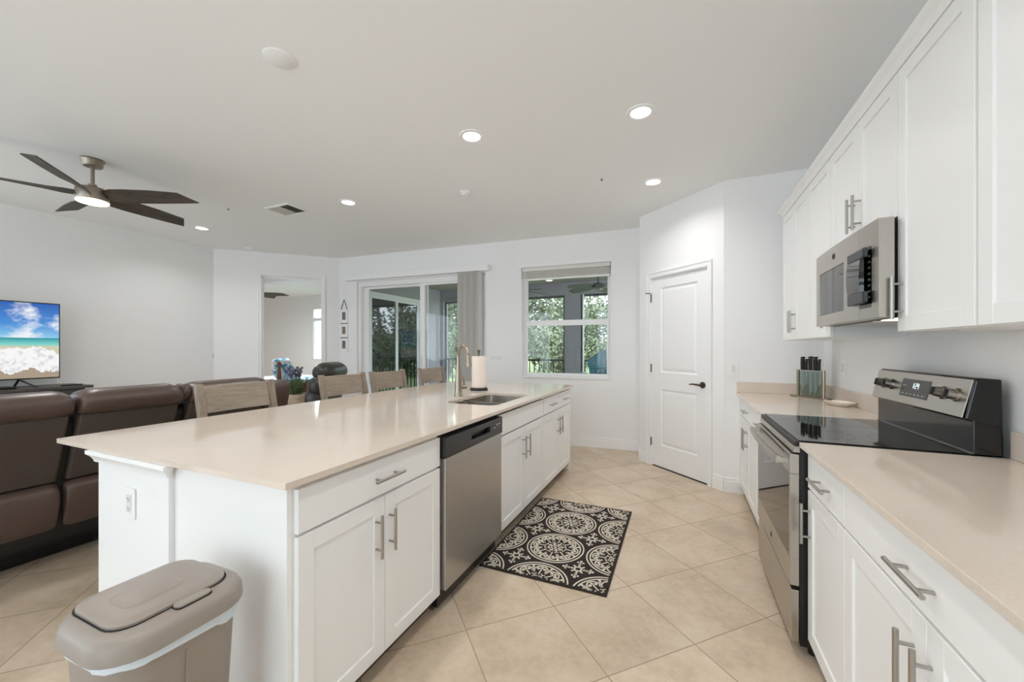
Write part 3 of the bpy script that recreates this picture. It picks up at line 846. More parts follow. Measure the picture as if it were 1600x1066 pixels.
cabinet('base_cabinet', 'wide white base cabinet nearest the camera, wide drawer over two doors', -1, XB, 0.60, 0.665, 1.585, ZB0, ZB1, [
    ('drawer', 0.667, 1.583, RZ0, RZ1, (1.150, 0.800, False)),
    ('door', 1.127, 1.583, DZ0, DZ1, (1.176, 0.583, True)),
    ('door', 0.667, 1.124, DZ0, DZ1, (1.106, 0.583, True))], G_B)

t = thing('countertop', 'cream quartz countertop in the far corner holding the knife block', 'countertop', (0.78, 3.41, 0.894))
MB().box(0.458, XR - 0.001, 2.775, YF - 0.001, 0.894, 0.914).build('slab', M['quartz'], t, bevel=0.0015)
MB().box(XR - 0.021, XR - 0.001, 2.775, YF - 0.022, 0.9145, 1.012).box(0.462, XR - 0.001, YF - 0.021, YF - 0.001, 0.9145, 1.008).build('backsplash', M['quartz'], t, bevel=0.0015)
t = thing('countertop', 'bare cream quartz countertop on the near side of the stove', 'countertop', (0.78, 1.2, 0.894))
MB().box(0.458, XR - 0.001, 0.655, 1.995, 0.894, 0.914).build('slab', M['quartz'], t, bevel=0.0015)
MB().box(XR - 0.021, XR - 0.001, 0.655, 1.995, 0.9145, 1.012).build('backsplash', M['quartz'], t, bevel=0.0015)

# uppers
XU = 0.775; UZ0, UZ1 = 1.372, 2.388
hz = 1.508
cabinet('wall_cabinet', 'white upper cabinet pair at the far end of the range wall beside the end wall', -1, XU, 0.329, 3.163, 3.862, UZ0, UZ1, [
    ('door', 3.514, 3.860, UZ0 + 0.003, UZ1 - 0.003, (3.545, hz, True)),
    ('door', 3.165, 3.511, UZ0 + 0.003, UZ1 - 0.003, (3.480, hz, True))], G_U, toe=False)
cabinet('wall_cabinet', 'single-door white upper cabinet on the far side of the microwave', -1, XU, 0.329, 2.742, 3.160, UZ0, UZ1, [
    ('door', 2.744, 3.158, UZ0 + 0.003, UZ1 - 0.003, (2.778, hz, True))], G_U, toe=False)
cabinet('wall_cabinet', 'short white two-door upper cabinet right above the microwave', -1, XU, 0.329, 2.000, 2.739, 1.822, UZ1, [
    ('door', 2.371, 2.737, 1.825, UZ1 - 0.003, (2.402, 1.950, True)),
    ('door', 2.002, 2.368, 1.825, UZ1 - 0.003, (2.335, 1.950, True))], G_U, toe=False)
cabinet('wall_cabinet', 'tall single-door white upper cabinet on the near side of the microwave', -1, XU, 0.329, 1.555, 1.997, UZ0, UZ1, [
    ('door', 1.560, 1.995, UZ0 + 0.003, UZ1 - 0.003, (1.955, hz - 0.005, True))], G_U, toe=False)
cabinet('wall_cabinet', 'tall white upper cabinet nearest the camera, cut by the right picture edge', -1, XU, 0.329, 0.70, 1.552, UZ0, UZ1, [
    ('door', 1.130, 1.546, UZ0 + 0.003, UZ1 - 0.003, (1.165, hz, True)),
    ('door', 0.702, 1.127, UZ0 + 0.003, UZ1 - 0.003, (1.09, hz, True))], G_U, toe=False)
# crown along the uppers with a return at the far end
mb = MB()
cp = [(0.0, 0.0), (0.006, 0.0), (0.008, 0.012), (0.016, 0.026), (0.028, 0.036), (0.032, 0.040), (0.036, 0.046), (0.036, 0.058)]
def cring(o, z):
    x = XU + 0.003 - o; y = 3.864 + o
    return [(x, 0.70, z), (x, y, z), (XR - 0.002, y, z), (XR - 0.002, 3.80, z), (XU + 0.05, 3.80, z), (XU + 0.05, 0.70, z)]
mb.skin([cring(o, UZ1 + 0.0005 + z) for o, z in cp], True)
o = mb.build('crown_moulding', M['cab'])
tag(o, 'white crown moulding along the top of the upper cabinets', 'moulding')

# ---------------------------------------------------------------- microwave
t = thing('microwave', 'stainless steel over-the-range microwave between the upper cabinets', 'microwave', (0.93, 2.36, 1.43))
MB().box(0.757, XR - 0.002, 2.004, 2.735, 1.432, 1.819).build('body', M['blacksatin'], t, bevel=0.002)
mb = MB(); YD = 2.135   # seam between door and control side
def bowed(y0, y1, z0, z1, xb, bow=0.010, n=8):
    yc, hw = 2.355, 0.39
    rows = []
    for k in range(n + 1):
        y = y0 + (y1 - y0) * k / n
        x = 0.700 + bow * ((y - yc) / hw) ** 2
        rows.append([(x, y, z0), (x, y, z1), (xb, y, z1), (xb, y, z0)])
    return rows
# front built of pieces around the dark windows
fx0 = 0.757
yf0, yf1 = 1.972, 2.736
wz0, wz1 = 1.486, 1.713
fr = MB()
fr.skin(bowed(YD + 0.001, yf1, wz1, 1.819, fx0)); fr.skin(bowed(YD + 0.001, yf1, 1.432, wz0, fx0))
fr.skin(bowed(2.665, yf1, wz0, wz1, fx0)); fr.skin(bowed(YD + 0.001, 2.300, wz0, wz1, fx0))
dr = fr.build('door', M['steel'], t, smooth=30)
MB().skin([[(x + 0.004, y, z) if i < 2 else (x, y, z) for i, (x, y, z) in enumerate(r)] for r in bowed(2.3005, 2.6645, wz0 + 0.0005, wz1 - 0.0005, fx0 - 0.01)]).build('door_window', M['blackglass'], dr, smooth=30)
cs = MB()
cs.skin(bowed(yf0, YD - 0.001, wz1 + 0.012, 1.819, fx0)); cs.skin(bowed(yf0, YD - 0.001, 1.432, wz0 - 0.01, fx0)); cs.skin(bowed(yf0, 2.026, wz0 - 0.01, wz1 + 0.012, fx0))
c = cs.build('control_side', M['steel'], t, smooth=30)
MB().skin([[(x + 0.002, y, z) if i < 2 else (x, y, z) for i, (x, y, z) in enumerate(r)] for r in bowed(2.0265, YD - 0.0012, wz0 - 0.0095, wz1 + 0.0115, fx0 - 0.01)]).build('control_panel', M['blackglass'], c, smooth=30)
mb = MB()
for i in range(3):
    for j in range(8):
        y = 2.031 + i * 0.012; z = 1.515 + j * 0.024
        mb.box(0.7068 + 0.0012 * (2 - i), 0.7075 + 0.0012 * (2 - i), y, y + 0.008, z, z + 0.008)
mb.build('keypad', M['nickel'], c)
# big curved handle: glossy insert between two dark end caps
def hnd(z0, z1, y0, y1, x_out, x_in, bulge=0.0, n=8):
    rows = []
    for k in range(n + 1):
        z = z0 + (z1 - z0) * k / n
        b = bulge * (1 - ((k / n) * 2 - 1) ** 2)
        rows.append([(x_out - b, y0, z), (x_out - b, y1, z), (x_in, y1 + 0.01, z), (x_in, y0 - 0.01, z)])
    return rows
h = MB().skin(hnd(1.545, 1.680, 2.070, 2.205, 0.684, 0.694, 0.004)).build('handle', M['blackglass'], dr, smooth=40)
MB().skin(hnd(1.6805, 1.722, 2.036, 2.205, 0.682, 0.697, 0.0, 3), True).build('end_cap', M['mwcap'], h, bevel=0.006)
MB().skin(hnd(1.495, 1.5445, 2.036, 2.205, 0.682, 0.697, 0.0, 3), True).build('end_cap', M['mwcap'], h, bevel=0.006)
# round emblem
mb = MB(); ey, ez = 2.43, 1.768
ex = 0.7
mb.tube([(ex - 0.0005, ey + 0.014 * cos(2 * pi * k / 20), ez + 0.014 * sin(2 * pi * k / 20)) for k in range(21)], 0.0014, 6)
mb.tube([(ex - 0.0005, ey - 0.006 + 0.005 * cos(a), ez + 0.006 * sin(a)) for a in [0.6 + 0.5 * k for k in range(11)]], 0.0009, 5)
mb.tube([(ex - 0.0005, ey + 0.005 + 0.004 * cos(a), ez + 0.006 * sin(a)) for a in [1.0 + 0.45 * k for k in range(11)]], 0.0009, 5)
mb.build('emblem', M['dwblack'], dr)
MB().box(0.80, 0.90, 2.06, 2.20, 1.4285, 1.4315).build('underside_lamp', M['lampfar'], t)
MB().box(0.79, 1.05, 2.25, 2.68, 1.428, 1.4315).build('grease_filter', M['steel'], t)

# ---------------------------------------------------------------- range
t = thing('electric_range', 'stainless and black electric stove with a glass cooktop and raised control panel', 'stove', (0.77, 2.385, 0))
RY0, RY1 = 2.004, 2.766
MB().box(0.462, 1.07, RY0, RY1, 0.05, 0.893).build('body', M['black'], t)
mb = MB()
for x in (0.52, 1.0):
    for y in (RY0 + 0.05, RY1 - 0.05): mb.tube([(x, y, 0.0005), (x, y, 0.0495)], 0.018, 10)
mb.build('foot', M['black'], t)
# cooktop: glass in a metal frame
MB().box(0.445, 1.000, RY0 - 0.002, RY1 + 0.002, 0.894, 0.914).build('cooktop_frame', M['blacksatin'], t, bevel=0.003)
ct = MB().box(0.462, 0.985, RY0 + 0.008, RY1 - 0.008, 0.9142, 0.9185).build('glass_cooktop', M['blackglass'], t, bevel=0.0015)
mb = MB()
def annulus(mb, cx, cy, r0, r1, z, n=40):
    mb.skin([[(cx + r * cos(2 * pi * k / n), cy + r * sin(2 * pi * k / n), z) for k in range(n)] for r in (r0, r1)], False)
for cx, cy, r in ((0.60, 2.20, 0.105), (0.60, 2.57, 0.08), (0.84, 2.20, 0.08), (0.84, 2.57, 0.105)): annulus(mb, cx, cy, r, r + 0.002, 0.9187)
mb.build('burner_ring', M['darkdisp'], ct)
# stainless front: sloping lip, oven door, drawer
MB().prism([(0.440, 0.868), (0.462, 0.868), (0.462, 0.893), (0.444, 0.893)], 'y', RY0, RY1).build('front_lip', M['steel'], t)
mb = MB()
oz0, oz1 = 0.300, 0.860
dz0, dz1 = 0.412, 0.775
x0, x1 = 0.428, 0.4615
mb.box(x0, x1, RY0 + 0.002, RY1 - 0.002, oz0, dz0).box(x0, x1, RY0 + 0.002, RY1 - 0.002, dz1, oz1)
mb.box(x0, x1, RY0 + 0.002, RY0 + 0.02, dz0, dz1).box(x0, x1, RY1 - 0.02, RY1 - 0.002, dz0, dz1)
od = mb.build('oven_door', M['steel'], t, bevel=0.002)
MB().box(x0 + 0.001, x1, RY0 + 0.0205, RY1 - 0.0205, dz0 + 0.0005, dz1 - 0.0005).build('oven_window', M['blackglass'], od)
mb = MB(); hp = []
for k in range(13):
    s_ = k / 12; y = RY0 + 0.03 + (RY1 - RY0 - 0.06) * s_
    hp.append((0.395 - 0.012 * (1 - (2 * s_ - 1) ** 2), y, 0.828))
rows = [[(x - 0.010, y, z - 0.020), (x - 0.014, y, z), (x - 0.008, y, z + 0.012), (x + 0.006, y, z + 0.010), (x + 0.006, y, z - 0.014)] for x, y, z in hp]
mb.skin(rows)
for y in (RY0 + 0.045, RY1 - 0.045): mb.box(0.392, 0.4275, y - 0.014, y + 0.014, 0.812, 0.834)
mb.build('oven_handle', M['steel'], od, smooth=40)
mb = MB()
for k in range(10):
    y = RY0 + 0.10 + k * 0.058
    mb.box(0.4275, 0.428, y, y + 0.045, 0.842, 0.850)
mb.build('vent_slot', M['black'], od)
mb = MB(); ey = 2.385; ez = 0.352; ex = 0.4275
mb.tube([(ex, ey + 0.013 * cos(2 * pi * k / 20), ez + 0.013 * sin(2 * pi * k / 20)) for k in range(21)], 0.0012, 6)
mb.tube([(ex, ey + 0.006 * cos(a), ez + 0.006 * sin(a)) for a in [0.6 + 0.5 * k for k in range(11)]], 0.0009, 5)
mb.build('emblem', M['dwblack'], od)
MB().box(0.432, 0.4615, RY0 + 0.002, RY1 - 0.002, 0.062, 0.282).build('storage_drawer', M['steel'], t, bevel=0.003)
# backguard
bg = MB().prism([(0.985, 0.9145), (1.072, 0.9145), (1.068, 1.196), (1.012, 1.200), (1.000, 1.190), (0.972, 1.046), (0.992, 1.040), (0.992, 0.925)], 'y', RY0, RY1).build('backguard', M['blackenamel'], t, bevel=0.004)
def slantp(y, s_, off=0.0):  # point on the sloping control face; s_ 0 bottom, 1 top
    bx, bz, tx, tz = 0.9705, 1.046, 1.003, 1.194
    d = hypot(tx - bx, tz - bz); nx, nz = -(tz - bz) / d, (tx - bx) / d
    return (bx + (tx - bx) * s_ + nx * off, y, bz + (tz - bz) * s_ + nz * off)
def slab_on(y0, y1, s0, s1, o0, o1):
    return [slantp(y0, s0, o0), slantp(y1, s0, o0), slantp(y1, s0, o1), slantp(y0, s0, o1)], [slantp(y0, s1, o0), slantp(y1, s1, o0), slantp(y1, s1, o1), slantp(y0, s1, o1)]
cp = MB().hexa(*slab_on(RY0 + 0.012, RY1 - 0.001, 0.02, 0.985, 0.001, 0.005)).build('control_panel', M['steel'], bg, bevel=0.001)
ds = MB().hexa(*slab_on(2.262, 2.492, 0.25, 0.80, 0.0052, 0.0065)).build('display', M['darkdisp'], bg)
# clock figures 1:24 drawn as seven-segment bars
SEG = {'1': 'bc', '2': 'abged', '4': 'fgbc'}
def seg7(mb, ch, y, s0, w=0.012, h=0.17):
    for k in SEG[ch]:
        y0, y1 = y, y - w      # text runs towards -y as seen from the room
        hm = s0 + h / 2; t_ = 0.0022; ts = 0.016
        R = {'a': (y1, y0, s0 + h - ts, s0 + h), 'g': (y1, y0, hm - ts / 2, hm + ts / 2), 'd': (y1, y0, s0, s0 + ts),
             'f': (y0 - t_, y0, hm, s0 + h), 'e': (y0 - t_, y0, s0, hm), 'b': (y1, y1 + t_, hm, s0 + h), 'c': (y1, y1 + t_, s0, hm)}[k]
        mb.hexa(*slab_on(*R, 0.0066, 0.0072))
mb = MB(); yy = 2.398
for ch in '1:24':
    if ch == ':':
        for s_ in (0.57, 0.63): mb.hexa(*slab_on(yy - 0.0025, yy, s_, s_ + 0.02, 0.0066, 0.0072))
        yy -= 0.007
    else:
        seg7(mb, ch, yy, 0.52); yy -= 0.0175
mb.build('clock_figure', M['digit'], bg)
mb = MB()
for k in range(6): mb.hexa(*slab_on(2.29 + k * 0.033, 2.304 + k * 0.033, 0.33, 0.35, 0.0066, 0.0069))
for k in range(2): mb.hexa(*slab_on(2.455 + k * 0.015, 2.461 + k * 0.015, 0.58, 0.62, 0.0066, 0.0069))
mb.build('touch_key', M['platein'], bg)
for y in (2.668, 2.585, 2.165, 2.078):
    p, q, r = slantp(y, 0.55, 0.0055), slantp(y, 0.55, 0.016), slantp(y, 0.55, 0.038)
    k = MB().tube([p, q], [0.027, 0.025], 20).tube([q, r], [0.021, 0.019], 20).build('knob', M['nickel'], bg, smooth=50)
    f0 = slantp(y, 0.55, 0.0385)
    mbk = MB(); mbk.bar(slantp(y, 0.44, 0.042), slantp(y, 0.66, 0.042), 0.008, 0.006); mbk.build('knob_grip', M['blacksatin'], k)

# ---------------------------------------------------------------- knife block and knives
kx, ky = 0.951, 3.815; ka = atan2(3.68 - 3.95, 1.043 - 0.86)
KM = Matrix.Translation((kx, ky, 0.9145)) @ Matrix.Rotation(ka, 4, 'Z')
t = thing('knife_block', 'clear acrylic and steel knife block on the far corner counter', 'knife block', (kx, ky, 0.9145), ka)
MB().prism([(-0.155, -0.035), (0.155, -0.035), (0.17, 0), (0.155, 0.035), (-0.155, 0.035), (-0.17, 0)], 'z', 0.0, 0.009).build('base_plate', M['warmnickel'], t, world=False, bevel=0.002)
for x in (-0.108, 0.108): MB().tube([(x, 0, 0.0095), (x, 0, 0.222)], 0.012, 16).build('post', M['warmnickel'], t, world=False, smooth=50)
for y in (-0.021, 0.021): MB().box(-0.094, 0.094, y - 0.003, y + 0.003, 0.012, 0.212).build('acrylic_panel', M['acryl'], t, world=False)
names = ['long black-handled knife at the left end of the knife block', 'small black-handled knife, second from the left in the knife block', 'tallest black-handled knife in the middle of the knife block', 'thick black-handled knife, fourth from the left in the knife block', 'small black-handled knife at the right end of the knife block']
for (x, hh, w, bl), lb in zip(((-0.068, 0.110, 0.026, 0.17), (-0.036, 0.092, 0.019, 0.12), (0.000, 0.114, 0.027, 0.19), (0.040, 0.112, 0.027, 0.18), (0.071, 0.092, 0.021, 0.12)), names):
    k = thing('kitchen_knife', lb, 'knife', tuple(KM @ Vector((x, 0, 0.21))), ka, 'knives in the knife block')
    z = 0.008
    MB().prism([(-w / 2, z), (w / 2, z), (w / 2 - 0.002, z + hh * 0.3), (w / 2 - 0.001, z + hh * 0.85), (w / 2 + 0.006, z + hh * 0.96), (w / 2 - 0.002, z + hh), (-w / 2, z + hh * 0.97), (-w / 2 - 0.001, z + hh * 0.5)], 'y', -0.009, 0.009).build('handle', M['knifeh'], k, world=False, bevel=0.004)
    MB().tube([(0, -0.0105, z + hh * 0.86), (0, -0.009, z + hh * 0.86)], 0.004, 10).build('rivet', M['nickel'], k, world=False)
    MB().prism([(-w / 2, z - 0.001), (w / 2, z - 0.001), (w / 2, -bl * 0.8), (-w / 2 + 0.004, -bl)], 'y', -0.0012, 0.0012).build('blade', M['blade'], k, world=False)

# spoon dish with starfish
t = thing('spoon_dish', 'small white scalloped dish with a starfish on the counter beside the stove', 'dish', (1.000, 3.36, 0.9145), radians(-58))
n = 40
def sring(rx, ry, z, sc=0.0): return [((rx + sc * abs(sin(5 * 2 * pi * k / n))) * cos(2 * pi * k / n), (ry + sc * abs(sin(5 * 2 * pi * k / n))) * sin(2 * pi * k / n), z) for k in range(n)]
MB().skin([sring(0.012, 0.008, 0.004), sring(0.06, 0.035, 0.006), sring(0.085, 0.052, 0.022, 0.008), sring(0.090, 0.056, 0.030, 0.012), sring(0.088, 0.054, 0.026, 0.010), sring(0.062, 0.036, 0.0005), sring(0.012, 0.008, 0.0005)], True).build('dish', M['ceramic'], t, world=False, smooth=60)
mb = MB()
pts = []
for k in range(10):
    r = 0.017 if k % 2 == 0 else 0.006
    pts.append((-0.070 + r * cos(pi * k / 5 + 0.3), -0.004 + r * sin(pi * k / 5 + 0.3)))
mb.prism(pts, 'z', 0.030, 0.036)
mb.build('starfish', M['starfish'], t, world=False, bevel=0.002)

# ---------------------------------------------------------------- rug
t = thing('kitchen_rug', 'dark brown and cream medallion rug on the tiles in front of the sink', 'rug', (-0.735, 2.665, 0.0))
RX0, RX1, RY0_, RY1_ = -1.115, -0.358, 2.085, 3.247
MB().box(RX0, RX1, RY0_, RY1_, 0.0008, 0.0085).build('pile', M['rugd'], t, bevel=0.002)
mb = MB()
mgn = 0.012
def inside(x, y): return RX0 + mgn < x < RX1 - mgn and RY0_ + mgn < y < RY1_ - mgn
ZR = 0.0100
def ribbon(pts, w, closed=False):
    n = len(pts); L = []
    for i in range(n):
        if closed: a, b = pts[i - 1], pts[(i + 1) % n]
        else: a, b = pts[max(0, i - 1)], pts[min(n - 1, i + 1)]
        dx_, dy_ = b[0] - a[0], b[1] - a[1]; l = hypot(dx_, dy_) or 1
        L.append((-dy_ / l * w / 2, dx_ / l * w / 2))
    for i in range(n if closed else n - 1):
        j = (i + 1) % n
        p, q = pts[i], pts[j]
        if not (inside(*p) and inside(*q)): continue
        mb.add([(p[0] + L[i][0], p[1] + L[i][1], ZR), (q[0] + L[j][0], q[1] + L[j][1], ZR), (q[0] - L[j][0], q[1] - L[j][1], ZR), (p[0] - L[i][0], p[1] - L[i][1], ZR)], [(0, 1, 2, 3)])
def blob(cx, cy, r, n=10, sx=1, sy=1, a0=0):
    if inside(cx - r, cy - r) and inside(cx + r, cy + r):
        mb.add([(cx + r * sx * cos(2 * pi * k / n) * cos(a0) - r * sy * sin(2 * pi * k / n) * sin(a0), cy + r * sx * cos(2 * pi * k / n) * sin(a0) + r * sy * sin(2 * pi * k / n) * cos(a0), ZR) for k in range(n)], [tuple(range(n))])
def arc(cx, cy, r, a0, a1, n=10): return [(cx + r * cos(a0 + (a1 - a0) * k / n), cy + r * sin(a0 + (a1 - a0) * k / n)) for k in range(n + 1)]
def medallion(cx, cy):
    P = lambda r, a: (cx + r * cos(a), cy + r * sin(a))
    for r, w in ((0.182, 0.0085), (0.161, 0.0085)):
        ribbon([P(r, 2 * pi * k / 72) for k in range(72)], w, True)
    for k in range(8):
        a = 2 * pi * k / 8
        c = P(0.108, a)   # petal loop
        pet = []
        for i in range(15):
            b = -2.3 + 4.6 * i / 14
            pet.append((c[0] + 0.040 * cos(a + b), c[1] + 0.040 * sin(a + b)))
        ribbon(pet, 0.0085)
        ribbon([P(0.062, a), P(0.09, a), P(0.118, a)], 0.007)      # stem
        for sg in (-1, 1):
            e = P(0.120, a + sg * 0.16); blob(e[0], e[1], 0.0105, 9)
        blob(*P(0.130, a), 0.009, 8)
        h_ = a + pi / 8      # trefoil between petals
        blob(*P(0.150, h_), 0.0085, 8); blob(*P(0.136, h_), 0.007, 8)
        ribbon([P(0.126, h_), P(0.104, h_ + 0.12), P(0.088, h_)], 0.006)
        for sg in (-1, 1):   # inner curls
            q = P(0.058, a + sg * 0.17)
            ribbon([(q[0] + 0.013 * cos(a + sg * b), q[1] + 0.013 * sin(a + sg * b)) for b in [0.2 + 0.5 * i for i in range(8)]], 0.0055)
        blob(*P(0.036, a + pi / 8), 0.0075, 8)
    ribbon([P(0.024, 2 * pi * k / 20) for k in range(20)], 0.006, True)
    blob(cx, cy, 0.010)
def star(cx, cy):
    P = lambda r, a: (cx + r * cos(a), cy + r * sin(a))
    ribbon([P(0.021, 2 * pi * k / 20) for k in range(20)], 0.010, True)
    for k in range(8):
        a = 2 * pi * k / 8
        if k % 2 == 0:
            blob(*P(0.036, a), 0.008, 8)
            ribbon([P(0.040, a), P(0.078, a)], 0.007)
            for sg in (-1, 1): blob(*P(0.074, a + sg * 0.22), 0.007, 8)
            blob(*P(0.086, a), 0.009, 8)
            blob(*P(0.054, a + 0.0), 0.009, 8)
        else:
            blob(*P(0.034, a), 0.007, 8); blob(*P(0.043, a), 0.005, 8)
for i in range(-1, 2):
    for j in range(-1, 3):
        medallion(-0.752 + 0.392 * i, 2.462 + 0.393 * j)
for i in range(2):
    for j in range(3):
        star(-0.948 + 0.392 * i, 2.272 + 0.393 * j)
o = mb.build('pattern', M['rugl'], t)
md = o.modifiers.new('solid', 'SOLIDIFY'); md.thickness = 0.0016; md.offset = 0.0
# ---------------------------------------------------------------- waste bin
TX0, TX1, TY0, TY1 = -1.452, -1.135, 0.425, 0.760
t = thing('waste_bin', 'taupe plastic kitchen waste bin with a flip lid in front of the island end', 'bin', ((TX0 + TX1) / 2, (TY0 + TY1) / 2, 0))
cx, cy = (TX0 + TX1) / 2, (TY0 + TY1) / 2; hx, hy = (TX1 - TX0) / 2, (TY1 - TY0) / 2
def rr(inset, r, z, k=6, yin=None):
    yi = inset if yin is None else yin
    return [(x, y, z) for x, y in rrect(TX0 + inset, TX1 - inset, TY0 + yi, TY1 - yi, max(0.012, r), k)]
b = MB().skin([rr(0.055, 0.05, 0.0005), rr(0.050, 0.055, 0.006), rr(0.020, 0.085, 0.555), rr(0.018, 0.085, 0.588)], True).build('body', M['trash'], t, smooth=40)
MB().box(TX1 - 0.0195, TX1 - 0.0165, cy - 0.006, cy - 0.002, 0.30, 0.545).build('seam', M['trash'], b)
# bag folded over the rim, dipping at the sides
bg_ = MB(); rings = []
for off, zf in ((0.0165, 0), (0.0125, 1), (0.0155, 2)):
    ring_ = []
    pts = rrect(TX0 + off, TX1 - off, TY0 + off, TY1 - off, 0.088, 10)
    for i, (x, y) in enumerate(pts):
        a = 2 * pi * i / len(pts)
        dip = 0.003 + 0.020 * max(0.0, sin(2.0 * a + 0.6)) ** 2 + 0.006 * max(0.0, cos(a - 3.4)) + 0.002 * sin(9 * a)
        z = {0: 0.595, 1: 0.580 - dip * 0.55, 2: 0.572 - dip}[zf]
        j = 0.0016 * sin(23 * a) + 0.0012 * sin(37 * a)
        ring_.append((x + j, y + j, z))
    rings.append(ring_)
bg_.skin(rings, False).build('bin_liner', M['bag'], t, smooth=60)
l = MB().skin([rr(0.006, 0.095, 0.592), rr(0.0, 0.10, 0.594), rr(0.002, 0.10, 0.626), rr(0.008, 0.098, 0.639), rr(0.022, 0.09, 0.6465), rr(0.05, 0.08, 0.648)], True).build('lid', M['trash'], t, smooth=45)
def fl(inset, z, xo=0.0): return [(x, y, z) for x, y in rrect(TX0 + 0.022 + inset, TX1 - 0.062 - inset, TY0 + 0.038 + inset, TY1 - 0.038 - inset, 0.06, 6)]
def flap_ring(inset, z):
    pts = []
    x0_, x1_, y0_, y1_ = TX0 + 0.020 + inset, TX1 - 0.060 - inset, TY0 + 0.040 + inset, TY1 - 0.035 - inset
    return [(x, y, z) for x, y in rrect(x0_, x1_, y0_, y1_, 0.055 - inset * 0.5, 6)]
MB().skin([flap_ring(-0.004, 0.6482), flap_ring(-0.004, 0.6492)], True).build('flap_gap', M['darkgap'], l)
f_ = MB().skin([flap_ring(0, 0.6493), flap_ring(0, 0.655), flap_ring(0.006, 0.6585), flap_ring(0.03, 0.660)], True).build('flip_flap', M['trash'], l, smooth=45)
MB().skin([[(x, y, 0.6603) for x, y in rrect(cx - 0.075, cx + 0.035, cy - 0.08, cy + 0.055, 0.03)], [(x, y, 0.6625) for x, y in rrect(cx - 0.068, cx + 0.028, cy - 0.073, cy + 0.048, 0.026)]], True).build('raised_field', M['trash'], f_, smooth=30)
pr = rrect(TX1 - 0.0615, TX1 - 0.030, cy - 0.018, cy + 0.064, 0.014)
MB().skin([[(x, y, 0.6481) for x, y in rrect(TX1 - 0.0635, TX1 - 0.028, cy - 0.020, cy + 0.066, 0.015)], [(x, y, 0.649) for x, y in rrect(TX1 - 0.0635, TX1 - 0.028, cy - 0.020, cy + 0.066, 0.015)]], True).build('latch_gap', M['darkgap'], l)
MB().skin([[(x, y, 0.6491) for x, y in pr], [(x, y, 0.655) for x, y in pr]], True).build('latch', M['trash'], l, bevel=0.002)

# ================================================================ LIVING ROOM
def make_stool(label):
    """counter stool facing +x, origin on the floor below the seat's middle"""
    t = thing('counter_stool', label, 'stool', (0, 0, 0), 0, 'grey wooden counter stools along the island')
    w = 0.252
    MB().box(-0.20, 0.20, -0.235, 0.235, 0.615, 0.655).build('seat', M['stoolseat'], t, world=False, bevel=0.012)
    fr = MB(); fr.frame('z', 0.565, 0.6145, -0.205, 0.205, -0.24, 0.24, 0.022)
    fr.build('seat_frame', M['stoolw'], t, world=False)
    for s in (-1, 1):
        y = s * (w - 0.023)
        MB().hexa([(0.185, y - 0.018, 0.0005), (0.225, y - 0.018, 0.0005), (0.225, y + 0.018, 0.0005), (0.185, y + 0.018, 0.0005)],
                  [(0.170, y - 0.02, 0.564), (0.212, y - 0.02, 0.564), (0.212, y + 0.02, 0.564), (0.170, y + 0.02, 0.564)]).build('leg', M['stoolleg'], t, world=False, bevel=0.003)
        # rear leg runs up into the raked back post
        prof = [(-0.300, 0.0005), (-0.255, 0.0005), (-0.208, 0.50), (-0.208, 0.66), (-0.262, 0.90), (-0.300, 1.085), (-0.336, 1.085), (-0.300, 0.90), (-0.255, 0.66), (-0.255, 0.50)]
        MB().prism(prof, 'y', y - 0.022, y + 0.022).build('back_post', M['stoolleg'], t, world=False, bevel=0.004)
        MB().bar((0.19, y, 0.22), (-0.235, y, 0.22), 0.022, 0.035).build('stretcher', M['stoolleg'], t, world=False)
    MB().bar((0.19, -w + 0.045, 0.16), (0.19, w - 0.045, 0.16), 0.024, 0.04).build('foot_rail', M['stoolleg'], t, world=False)
    MB().bar((-0.235, -w + 0.045, 0.30), (-0.235, w - 0.045, 0.30), 0.022, 0.035).build('stretcher', M['stoolleg'], t, world=False)
    for nm, za, zb in (('back_rail', 0.905, 1.072), ('lower_back_rail', 0.70, 0.745)):
        rows = []
        for k in range(9):
            y = (-w + 0.046) + (2 * w - 0.092) * k / 8
            b = 0.012 * (1 - (2 * k / 8 - 1) ** 2)
            xa = -0.205 - (za - 0.66) * 0.218 - b - 0.03; xb_ = -0.205 - (zb - 0.66) * 0.218 - b - 0.03
            rows.append([(xa + 0.014, y, za), (xa - 0.008, y, za), (xb_ - 0.008, y, zb), (xb_ + 0.014, y, zb)])
        MB().skin(rows).build(nm, M['stoolw'], t, world=False, smooth=30, bevel=0.003)
    return t
st0 = make_stool('grey wooden counter stool nearest the camera, first along the island')
spots = [(1.690, 'grey wooden counter stool nearest the camera, in front of the brown sofa'), (2.590, 'grey wooden counter stool beside the lavender pot, second along the island'),
         (3.165, 'grey wooden counter stool in front of the glass door, third along the island'), (3.915, 'grey wooden counter stool farthest along the island, behind the faucet')]
for i, (y, lb) in enumerate(spots):
    o = st0 if i == 0 else copy_tree(st0)
    o.location = (-2.425, y, 0); o['label'] = lb

